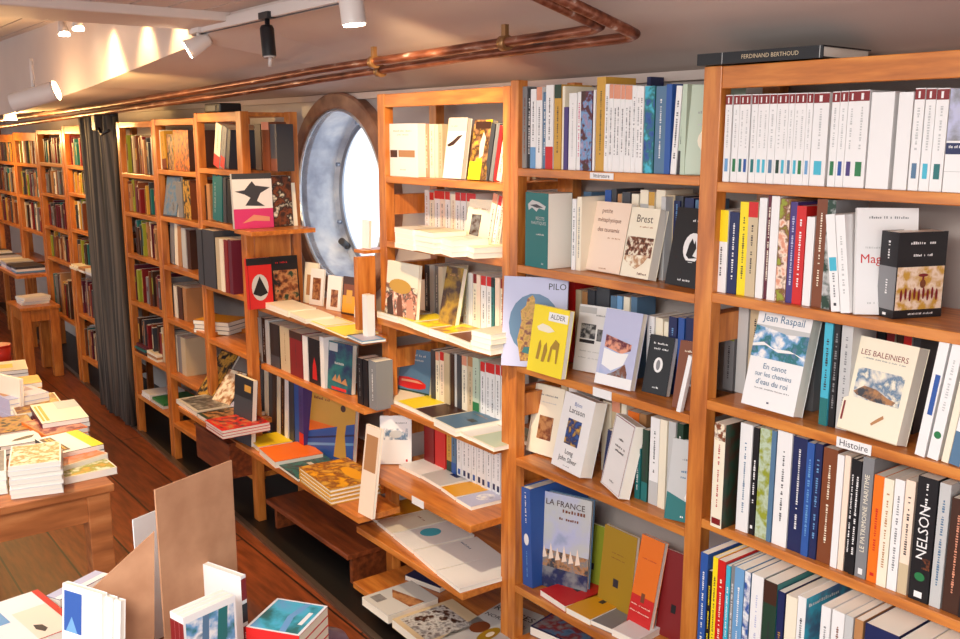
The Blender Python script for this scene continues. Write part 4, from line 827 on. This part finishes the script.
# ================================================================== curtain
def curtain():
    r = thing('curtain', 'dark grey striped curtain hanging from ceiling to floor between the bookcases', 'curtain', (-5.62,1.62,0))
    m = M(); n = 64; x0, x1 = -5.97, -5.34; st = noise_mat('dark striped cloth', [(.4,(62,58,54)), (.5,(90,82,74)), (.6,(112,100,88))], (60,2,.4), 1.2, 2, .8)
    zs = [1.765,1.6,1.2,.8,.4,.02]; vs = []; fs = []
    for j, z in enumerate(zs):
        for i in range(n+1):
            u = i/n; k = 1-.10*math.sin(math.pi*j/5)
            x = (x0+x1)/2+(u-.5)*(x1-x0)*k; y = 1.60+.022*math.sin(u*math.pi*17+.2*j)+.01*math.sin(u*41)
            vs.append((x+5.62, y-1.62, z))
    for j in range(len(zs)-1):
        for i in range(n): a = j*(n+1)+i; fs.append((a, a+1, a+n+2, a+n+1))
    m.mesh(vs, fs, st, True); o = m.build('cloth', r); s = o.modifiers.new('thick', 'SOLIDIFY'); s.thickness = .006
    m = M(); m.tube([(-.38,-.02,1.752),(.32,-.02,1.752)], .008, 'black', 8); m.build('curtain_rod', r)
    c = thing('clamp', 'small black metal clamp at the top right corner of the curtain', 'clamp', (-5.30,1.5,1.70))
    M().box(-.03,.03,-.02,.02,-.03,.05,'black').build('jaw', c, .004)
    M().tube([(0,0,0),(.07,0,-.05),(.2,0,-.03)], .008, 'black', 8).build('lever', c)
curtain()
b = thing('speaker', 'small black box on top of the bookcase left of the porthole', 'box', (-4.05,1.68,1.742))
M().box(-.09,.08,-.05,.05,.0,.04,'black').build('housing', b, .006); M().box(-.05,.04,-.052,-.05,.008,.03,'dark grey').build('grille', b)

# ================================================================== lamps and track
tr = thing('light_track', 'pale ceiling track along the edge of the low ceiling', 'track', (-2.2,1.235,1.985))
M().box(-1.0,1.6,-.017,.017,-.012,.02,plain('white enamel', (214,204,198), .4)).build('rail', tr, .002)
M().box(-1.0,1.6,-.004,.004,-.014,-.012,'dark grey').build('slot', tr)
WHITE = plain('white enamel', (214,204,198), .4)
BULB = plain('glowing warm bulb', (255,214,150), .5, 0, 14, (255,206,140))
BULBW = plain('glowing white bulb', (255,244,226), .5, 0, 14, (255,240,214))
def spotlamp(label, loc, d, L, r, mt, bulb, stem=.05, top=None, r2=None):
    d = Vector(d).normalized(); t = thing('track_spotlight', label, 'spotlight', loc)
    m = M(); a = -d*L*.5; b_ = d*L*.5
    m.tube([a, a+d*.008, b_-d*.001, b_], [r*.8, r, r2 or r, r2 or r], mt, 18, True); m.build('lamp_head', t)
    m = M(); m.tube([b_+d*.0005, b_+d*.004], (r2 or r)*.86, bulb, 18); m.build('bulb', t)
    m = M(); m.tube([(0,0,r*.6), (0,0,stem)], .007, mt, 8); m.build('stem', t)
    m = M(); m.box(-.03,.03,-.013,.013,stem,stem+.018,mt); m.build('adapter', t)
    return t
p = onY(199,44,1.22); spotlamp('white track spotlight at far end of the track, glowing towards the left', p, (-.35,-.75,-.45), .08, .02, WHITE, BULBW, .035, r2=.032)
p = onY(268,41,1.22); BLK = mat('black'); t_ = spotlamp('black track spotlight hanging with its clear tip pointing down', p, (.12,0,-1), .085, .02, BLK, plain('clear lamp tip', (190,180,176), .15), .06)
m = M(); m.tube([(.012,0,-.045),(.005,0,-.07)], .006, plain('clear lamp tip', (190,180,176), .15), 8); m.build('clip', t_)
p = onY(352,8,1.2); spotlamp('white boxy track spotlight at top edge with bright underside', p, (.05,.1,-1), .075, .03, WHITE, BULBW, .03)
for i, (x, y, lb) in enumerate(((62,22,'lower left lamp of the small glowing pair under the beam'), (76,16,'upper right lamp of the small glowing pair under the beam'))):
    q = onY(x, y, 1.12); t = thing('ceiling_lamp', lb, 'lamp', q)
    m = M(); m.tube([(0,0,.03),(0,0,-.01),(.02,0,-.05)], [.012,.018,.024], WHITE, 14); m.build('lamp_head', t)
    m = M(); m.tube([(.02,0,-.051),(.0205,0,-.056)], .022, BULBW, 14); m.build('bulb', t)
    m = M(); m.tube([(0,0,.03),(0,0,.10)], .006, WHITE, 8); m.build('stem', t)
q = EYE+ray(34,97)*3.6
t = thing('projector_lamp', 'large white cylindrical lamp at upper left with warm glow at its right end', 'lamp', q)
dd = (RT*.9+Vector((0,0,.28))+Vector((-.1,.1,0))).normalized()
m = M(); m.tube([-dd*.085, -dd*.08, dd*.07, dd*.085], [.03,.036,.036,.04], WHITE, 20); m.build('lamp_head', t)
m = M(); m.tube([dd*.0855, dd*.09], .034, BULB, 18); m.build('bulb', t)
m = M(); m.tube([(0,0,.035),(0,.0,.14)], .007, WHITE, 8); m.build('stem', t)
q = onY(10,114,1.3); t = thing('ceiling_lamp', 'tiny glowing lamp at the left edge above the copper pipes', 'lamp', q)
m = M(); m.tube([(0,0,.02),(0,0,-.03)], [.03,.04], WHITE, 12); m.build('lamp_head', t)
m = M(); m.tube([(0,0,-.031),(0,0,-.036)], .036, BULB, 12); m.build('bulb', t)
PROJ = EYE+ray(34,97)*3.6+dd*.11

# ================================================================== tables in the foreground
tb = small_table(-4.5,-2.56,-.7,.70,.72,'wooden display table at left covered with stacks of books',TWOOD)
z = .7205
def pile(c, k, t, cov, label, cols=None, front=None, name=None, group=None):
    quad_flat(c, z, t, cov, label, front if front is not None else (lying_pic(label[:18], cols, 22, .03) if cols else ()), n=k, group=group, name=name or 'paperback_book')
GT = 'books piled on the left table'
zt = .0095
pile([(8,467.5),(61,461),(0,448)], 7, .0125, 'white', 'orange-topped white paperback in front stack of left table', ['gold','peach','orange','cream'], group=GT)
pile([(-60,480),(6,471),(-60,458)], 5, .0125, 'white', 'white paperback with dark cover in leftmost front stack of left table', ['dark grey','grey'], group=GT)
pile([(64,478),(117,467),(62,461)], 1, .02, 'cream', 'cream edged yellow photo book at front right corner of left table', ['yellow','gold','olive','cream'])
pile([(62,467),(108,453),(60,452)], 2, .017, 'peach', 'peach and orange covered book behind the corner one, left table', ['peach','orange','salmon'], group=GT)
pile([(60,454),(104,444),(52,436)], 3, .016, 'black', 'white and yellow magazine in third row from front, left table', None, [('b',0,0,1,1,'white'),('b',.72,0,1,1,'yellow'),('B',.04,.1,.3,.9,'dark brown'),('B',.12,.15,.17,.85,'gold'),('B',.2,.15,.25,.85,'gold')], group=GT)
pile([(0,447),(43,440),(0,436)], 3, .014, 'black', 'white book with black ship outline on left table', None, [('b',0,0,1,1,'white'),('P',[(.3,.3),(.4,.45),(.7,.6),(.9,.62),(.8,.4),(.5,.3)],'black')], group=GT)
pile([(46,436),(88,427),(41,419)], 3, .016, 'orange', 'orange and red covered book on left table', ['orange','salmon','dark red'], group=GT)
pile([(42,424),(89,417),(42,404)], 4, .016, 'burgundy', 'burgundy edged book with pale cover on left table', None, [('b',0,0,1,1,'cream'),('B',.05,.1,.1,.9,'amber'),('B',.13,.1,.2,.9,'amber'),('b',.5,.6,1,1,'pale grey')], group=GT)
pile([(0,434),(38,428),(0,418)], 3, .013, 'brown', 'brown and ochre covered book at left edge of left table', ['brown','tan','gold','black'], group=GT)
pile([(16,415),(66,408),(10,398)], 3, .014, 'cream', 'cream framed brown picture book on left table', ['tan','gold','brown'], group=GT)
pile([(10,405),(52,398),(8,392)], 3, .014, 'cream', 'cream booklet with dark sketches on left table', ['cream','brown','cream'], group=GT)
pile([(9,400),(49,392),(8,387)], 4, .018, 'lavender', 'pale lilac book with small brown picture on left table', None, [('b',.05,.3,.35,.8,'tan'),('B',.6,.4,.85,.8,'mauve')], group=GT)
pile([(8,386),(42,382),(8,378)], 4, .019, 'amber', 'bright amber book behind the pale lilac ones on left table', None, (), group=GT)
pile([(-20,374),(28,369),(-20,364)], 4, .015, 'dark brown', 'dark book with cream cover farthest back on left table', None, [('b',0,0,1,1,'cream'),('B',.4,.3,.7,.7,'yellow')], group=GT)
face((-6,412),(8,411),373,z,.012,3,'peach','pale upright booklet at left edge of the photo, standing on left table', w=.16, yaw=20)
j = thing('tin', 'red round tin standing at the far end of the left table', 'tin', onZ(0,364,.7205))
M().tube([(0,0,0),(0,0,.075)], .045, plain('red lacquer', (196,40,24), .3), 24).build('can', j); M().tube([(0,0,.075),(0,0,.082)], .047, plain('red lacquer', (196,40,24), .3), 24).build('lid', j)

nt_ = thing('display_table', 'low table at bottom left with cardboard stand, mostly under books', 'table', (-1.72,.3,0))
m = M()
def rr(x0, x1, y0, y1, r, n=8):
    P_ = []
    for cx, cy, a0 in ((x1-r,y1-r,0),(x0+r,y1-r,90),(x0+r,y0+r,180),(x1-r,y0+r,270)):
        for i in range(n+1): a = math.radians(a0+90*i/n); P_.append((cx+r*math.cos(a), cy+r*math.sin(a)))
    return P_
q = rr(-.33,.45,-.7,.50,.06); N = len(q)
m.mesh([(x,y,.59) for x, y in q]+[(x,y,.615) for x, y in q], [tuple(range(N))[::-1], tuple(range(N,2*N))]+[(i,(i+1) % N,N+(i+1) % N,N+i) for i in range(N)], DWOOD)
m.build('tabletop', nt_)
for sx, sy in ((-.25,-.6),(.37,-.6),(-.25,.40),(.37,.40)): M().box(sx-.025,sx+.025,sy-.025,sy+.025,0,.59,DWOOD).build('leg', nt_, .003)
# cardboard stand
z = .6155
a = onZ(155,490,1.0); b_ = onZ(232,460,1.0); d = (b_-a); yaw = math.atan2(d.y, d.x); L = d.length
cs = thing('cardboard_stand', 'brown cardboard display stand with a tall back sheet and slanted wing', 'display stand', (a.x, a.y, z), rot=Rz(yaw))
M().box(0, L, 0, .004, 0, 1.0-z, CARD).build('back_sheet', cs, .0008)
# slanted wing: stands to the left, facing the viewer
w0 = onX(155,532,a.x-.01)
m = M()
def wing(pts, th):
    P0 = [Vector(p_) for p_ in pts]; n_ = (P0[1]-P0[0]).cross(P0[2]-P0[0]).normalized()*th; k = len(P0)
    m.mesh([*P0, *[p_+n_ for p_ in P0]], [tuple(range(k)), tuple(range(k,2*k))[::-1]]+[(i,k+i,k+(i+1) % k,(i+1) % k) for i in range(k)], CARD)
inv = (T((a.x, a.y, z)) @ Rz(yaw)).inverted()
wd = Vector((.5,-.2,0))
def wp_(px, py, s):     # points of the wing in its own upright plane, running back to the left of the sheet
    base = Vector((a.x, a.y, 0)); dirn = Vector((-.12,-.99,0)).normalized(); nrm = Vector((-dirn.y, dirn.x, 0))
    r_ = ray(px, py); t_ = (base-EYE).dot(nrm)/r_.dot(nrm); return inv @ (EYE+r_*t_)
wing([wp_(154,531,0), wp_(90,590,0), wp_(92,640,0), wp_(92,690,0), wp_(154,700,0)], .004); m.build('slanted_wing', cs)
m = M(); q = wp_(124,596,0); k2 = wp_(120,640,0)
m.mesh([wp_(128,592,0)+Vector((.012,0,0)), wp_(122,598,0)+Vector((.012,0,0)), wp_(117,614,0)+Vector((.012,0,0)), wp_(122,622,0)+Vector((.012,0,0)), wp_(127,612,0)+Vector((.012,0,0)),
        wp_(128,592,0)+Vector((.003,0,0)), wp_(122,598,0)+Vector((.003,0,0)), wp_(117,614,0)+Vector((.003,0,0)), wp_(122,622,0)+Vector((.003,0,0)), wp_(127,612,0)+Vector((.003,0,0))],
       [(0,1,2,3,4),(9,8,7,6,5),(0,5,6,1),(1,6,7,2),(2,7,8,3),(3,8,9,4),(4,9,5,0)], CARD); m.build('support_tab', cs)
# white sheet behind the wing
q = onX(133,520,a.x-.14)
s_ = M().box(0,.1,0,.003,0,q.z-z,'white').build('white_card'); s_.location = (q.x,q.y,z); s_.rotation_euler = (0,0,yaw); tag(s_, 'plain white card standing behind the cardboard stand', 'card')
# boxed books with glacier cover in front of the sheet
ice = pic('glacier', ['light blue','steel blue','white','light blue','teal'], 14)
glacier = [('b',.04,.03,.96,.93,ice),('P',[(.3,.5),(.36,.93),(.48,.93),(.44,.5)],'steel blue'),('P',[(.6,.55),(.66,.93),(.84,.93),(.8,.6),(.7,.5)],'teal'),('P',[(.2,.42),(.35,.52),(.6,.56),(.85,.56),(.85,.44),(.6,.42),(.4,.36),(.2,.32)],'white'),('G',.47,.38,.75,'blue',.006),('G',.41,.35,.7,'blue',.006),('b',.04,.03,.96,.3,'light blue'),('G',.2,.2,.8,'white',.006)]
t0, t1, t2 = onZ(167,612,.8), onZ(183,618,.8), onZ(235,595,.8)
th = (t1-t0).length; wd_ = (t2-t1).length; yw = math.atan2(t2.y-t1.y, t2.x-t1.x)
for i in range(3):
    tt = th/3
    off = Vector((math.cos(yw+math.pi/2), math.sin(yw+math.pi/2), 0))*tt*i
    book(T((t1.x+off.x, t1.y+off.y, z+.0005)) @ Rz(yw) @ T((wd_/2, tt/2, 0)), wd_, .8-z-.001, tt*.96, 'white', ['front','middle','rear'][i]+' one of three white glacier books in front of the cardboard sheet', 'glacier books before the cardboard sheet',
      [('b',0,.66,1,.93,'dark red'),('b',0,.3,1,.6,'steel blue')], glacier)
t0 = onZ(236,568,.8); t1 = onZ(248,575,.8)
q = onZ(243,576,.81)
book(T((q.x, q.y, z+.0005)) @ Rz(math.radians(-22)) @ Rz(math.pi/2) @ Rz(math.radians(132)) @ T((.06, 0, 0)), .12, .81-z, .013, 'white', 'white book with dark red spine just right of the cardboard sheet', spine=[('b',0,.74,1,.97,'dark red'),('b',0,.5,1,.7,'ink'),('b',0,.02,1,.46,'dark red'),('g',.1,.4,'white',.4)])
# right stack of glacier books
c0, c1, c2, c3 = onZ(252,622,.72), onZ(299,636,.72), onZ(328,606,.72), onZ(283,592,.72)
u = (c1-c0); yw2 = math.atan2((c2-c1).y, (c2-c1).x); wI = (c2-c1).length; hI = (c0-c1).length
for i in range(5):
    book(T((c1.x, c1.y, .72-.0205*(i+1)+.0002)) @ Rz(yw2) @ T((wI/2, 0, .010)) @ Rx(-math.pi/2), wI, hI, .020, 'red', 'red edged book with dark glacier cover, right stack of near table, '+['topmost','second down','third down','fourth down','lowest'][i],
     'glacier book stack on the near table', (), [('b',0,0,1,1,'white'),('b',.04,.05,.96,.95,pic('dark glacier',['dark grey','teal','turquoise','light blue'],9)),('P',[(.04,.4),(.5,.5),(.96,.4),(.96,.3),(.5,.38),(.04,.28)],'light blue'),('B',.3,.12,.7,.2,'white')] if i == 0 else (), pages='cream')
c1 = onZ(300,655,.70)
# left group: papers and books
q0 = onZ(60,640,z)
for i, (px, top_, cc, lb, fr) in enumerate(((62,583,'white','white book with blue picture corner, leftmost upright on the near table',[('b',.05,.62,.5,.95,'blue'),('P',[(.1,.62),(.4,.62),(.25,.75)],'light blue')]),(72,587,'white','white upright book second from left on the near table',[('b',.05,.8,.3,.92,'lavender')]),(80,590,'white','white upright book with small marks before the cardboard wing',[('b',.1,.84,.2,.92,'purple'),('b',.25,.83,.45,.9,'steel blue'),('G',.45,.3,.7,'pale grey',.006),('G',.4,.35,.6,'pale grey',.006)]))):
    face((px,705),(px+40,705),top_,z,.012,6,cc,lb,front=fr,w=.1,yaw=26)
quad_flat([(46,596),(60,600),(75,568)], z, .02, 'purple', 'violet blue edged white book lying behind the upright books, near table', [('b',0,0,1,1,'lavender'),('b',.6,0,1,1,'white')], n=3)
quad_flat([(72,600),(95,605),(95,572)], z, .02, 'red', 'red and white book lying beside the violet ones, near table', [('b',0,0,.4,1,'red'),('b',.4,0,1,1,'white')], n=2)
quad_flat([(-30,612),(10,650),(40,592)], z, .02, 'red', 'red edged peach covered book at left edge of near table', [('b',0,0,1,1,'white'),('b',.35,.4,1,1,'peach'),('P',[(.7,.5),(.75,.6),(.85,.62),(.9,.55),(.8,.48)],'ink'),('b',.1,.05,.5,.3,'light blue'),('b',0,.9,1,1,'red')], n=3)
st = thing('stool', 'mauve rounded stool top poking in at the bottom beside the near table', 'stool', tuple(onZ(324,640,.55)[:2])+(0,))
M().tube([(0,0,.50),(0,0,.53),(0,0,.555),(0,0,.565)], [.05,.062,.05,.02], plain('mauve vinyl', (128,104,130), .3), 24).build('seat', st)
M().tube([(0,0,0),(0,0,.50)], .02, 'dark grey', 10).build('leg', st)

# only the paperbacks that show largest stay separate; the small rest is one object
def merge_small(prefix, keep, label):
    bs = sorted([o for o in BOOKS if o.name.startswith(prefix)], key=lambda o: -BOOKS[o])
    rest = bs[keep:]
    if not rest: return
    m = M()
    for r in rest:
        for ch in list(r.children):
            me = ch.data; mw = r.matrix_world; n = len(m.v)
            m.v += [tuple(mw @ v.co) for v in me.vertices]
            for p in me.polygons:
                m.f.append(tuple(n+i for i in p.vertices)); m.mi.append(m.k(me.materials[p.material_index])); m.sm.append(False)
            bpy.data.objects.remove(ch)
        bpy.data.objects.remove(r)
    o = m.build('small_paperbacks'); o['kind'] = 'stuff'; tag(o, label, 'books')
merge_small('paperback_book', 296, 'the small remaining paperbacks showing as slivers behind and below the others')

# ------------------------------------------------------------------ camera, light, render settings
cam = bpy.data.cameras.new('camera'); cam.sensor_width = 36; cam.lens = F/960*36; cam.clip_start = .02
co = bpy.data.objects.new('camera', cam); C.objects.link(co)
co.matrix_world = Matrix((( RT.x, UP.x, -FW.x, 0), (RT.y, UP.y, -FW.y, 0), (RT.z, UP.z, -FW.z, H), (0,0,0,1)))
SC.camera = co
w = bpy.data.worlds.new('sky'); SC.world = w; w.use_nodes = True
w.node_tree.nodes['Background'].inputs[0].default_value = (.93,.96,1,1); w.node_tree.nodes['Background'].inputs[1].default_value = .8
def area(loc, target, sx, sy, power, col):
    l = bpy.data.lights.new('overhead_fill', 'AREA'); l.shape = 'RECTANGLE'; l.size = sx; l.size_y = sy; l.energy = power; l.color = col
    o = bpy.data.objects.new('overhead_fill', l); C.objects.link(o); o.location = loc
    o.rotation_euler = (Vector(target)-Vector(loc)).to_track_quat('-Z', 'Y').to_euler(); return o
def spot(loc, target, power, col, ang=60, blend=.5, size=.02):
    l = bpy.data.lights.new('spot', 'SPOT'); l.energy = power; l.color = col; l.spot_size = math.radians(ang); l.spot_blend = blend; l.shadow_soft_size = size
    o = bpy.data.objects.new('spot', l); C.objects.link(o); o.location = loc
    o.rotation_euler = (Vector(target)-Vector(loc)).to_track_quat('-Z', 'Y').to_euler(); return o
def point(loc, power, col, size=.04):
    l = bpy.data.lights.new('bulb', 'POINT'); l.energy = power; l.color = col; l.shadow_soft_size = size
    o = bpy.data.objects.new('bulb', l); C.objects.link(o); o.location = loc; return o
WARM = (1,.62,.28); WW = (1,.8,.55)
area((-.7, -.2, 2.03), (-.9, .6, 0), 1.6, 1.2, 62, (1,.97,.93))  # unseen area light added overhead as neutral fill
spot((-2.14, 1.2, 1.93), (-2.6, 1.85, 1.5), 22, (1,.74,.42), 70)
spot((-1.7, .9, 1.98), (-2.55, 1.75, .55), 40, WW, 32)
spot((-3.05, 1.1, 1.93), (-3.5, 1.7, 1.0), 14, WARM, 70)
for x in (-3.3, -3.65, -4.05): spot((x, 1.14, 2.165), (x-.03, 1.235, 1.75), 14, WARM, 70, .8)
spot(tuple(PROJ), (-4.3, 1.6, 1.75), 12, (1,.66,.25), 90, .8)
point((-4.7, 1.0, 1.7), 5, WARM); point((-6.2, 1.3, 1.66), 9, (1,.6,.2)); point((-8.0, 1.25, 1.62), 10, (1,.6,.22))
spot((-2.9, .3, 1.98), (-2.9, .4, .8), 30, WW, 80)
SC.view_settings.view_transform = 'Standard'; SC.view_settings.look = 'None'; SC.view_settings.gamma = 1; SC.view_settings.use_curve_mapping = False
SC.view_settings.exposure = 1.05
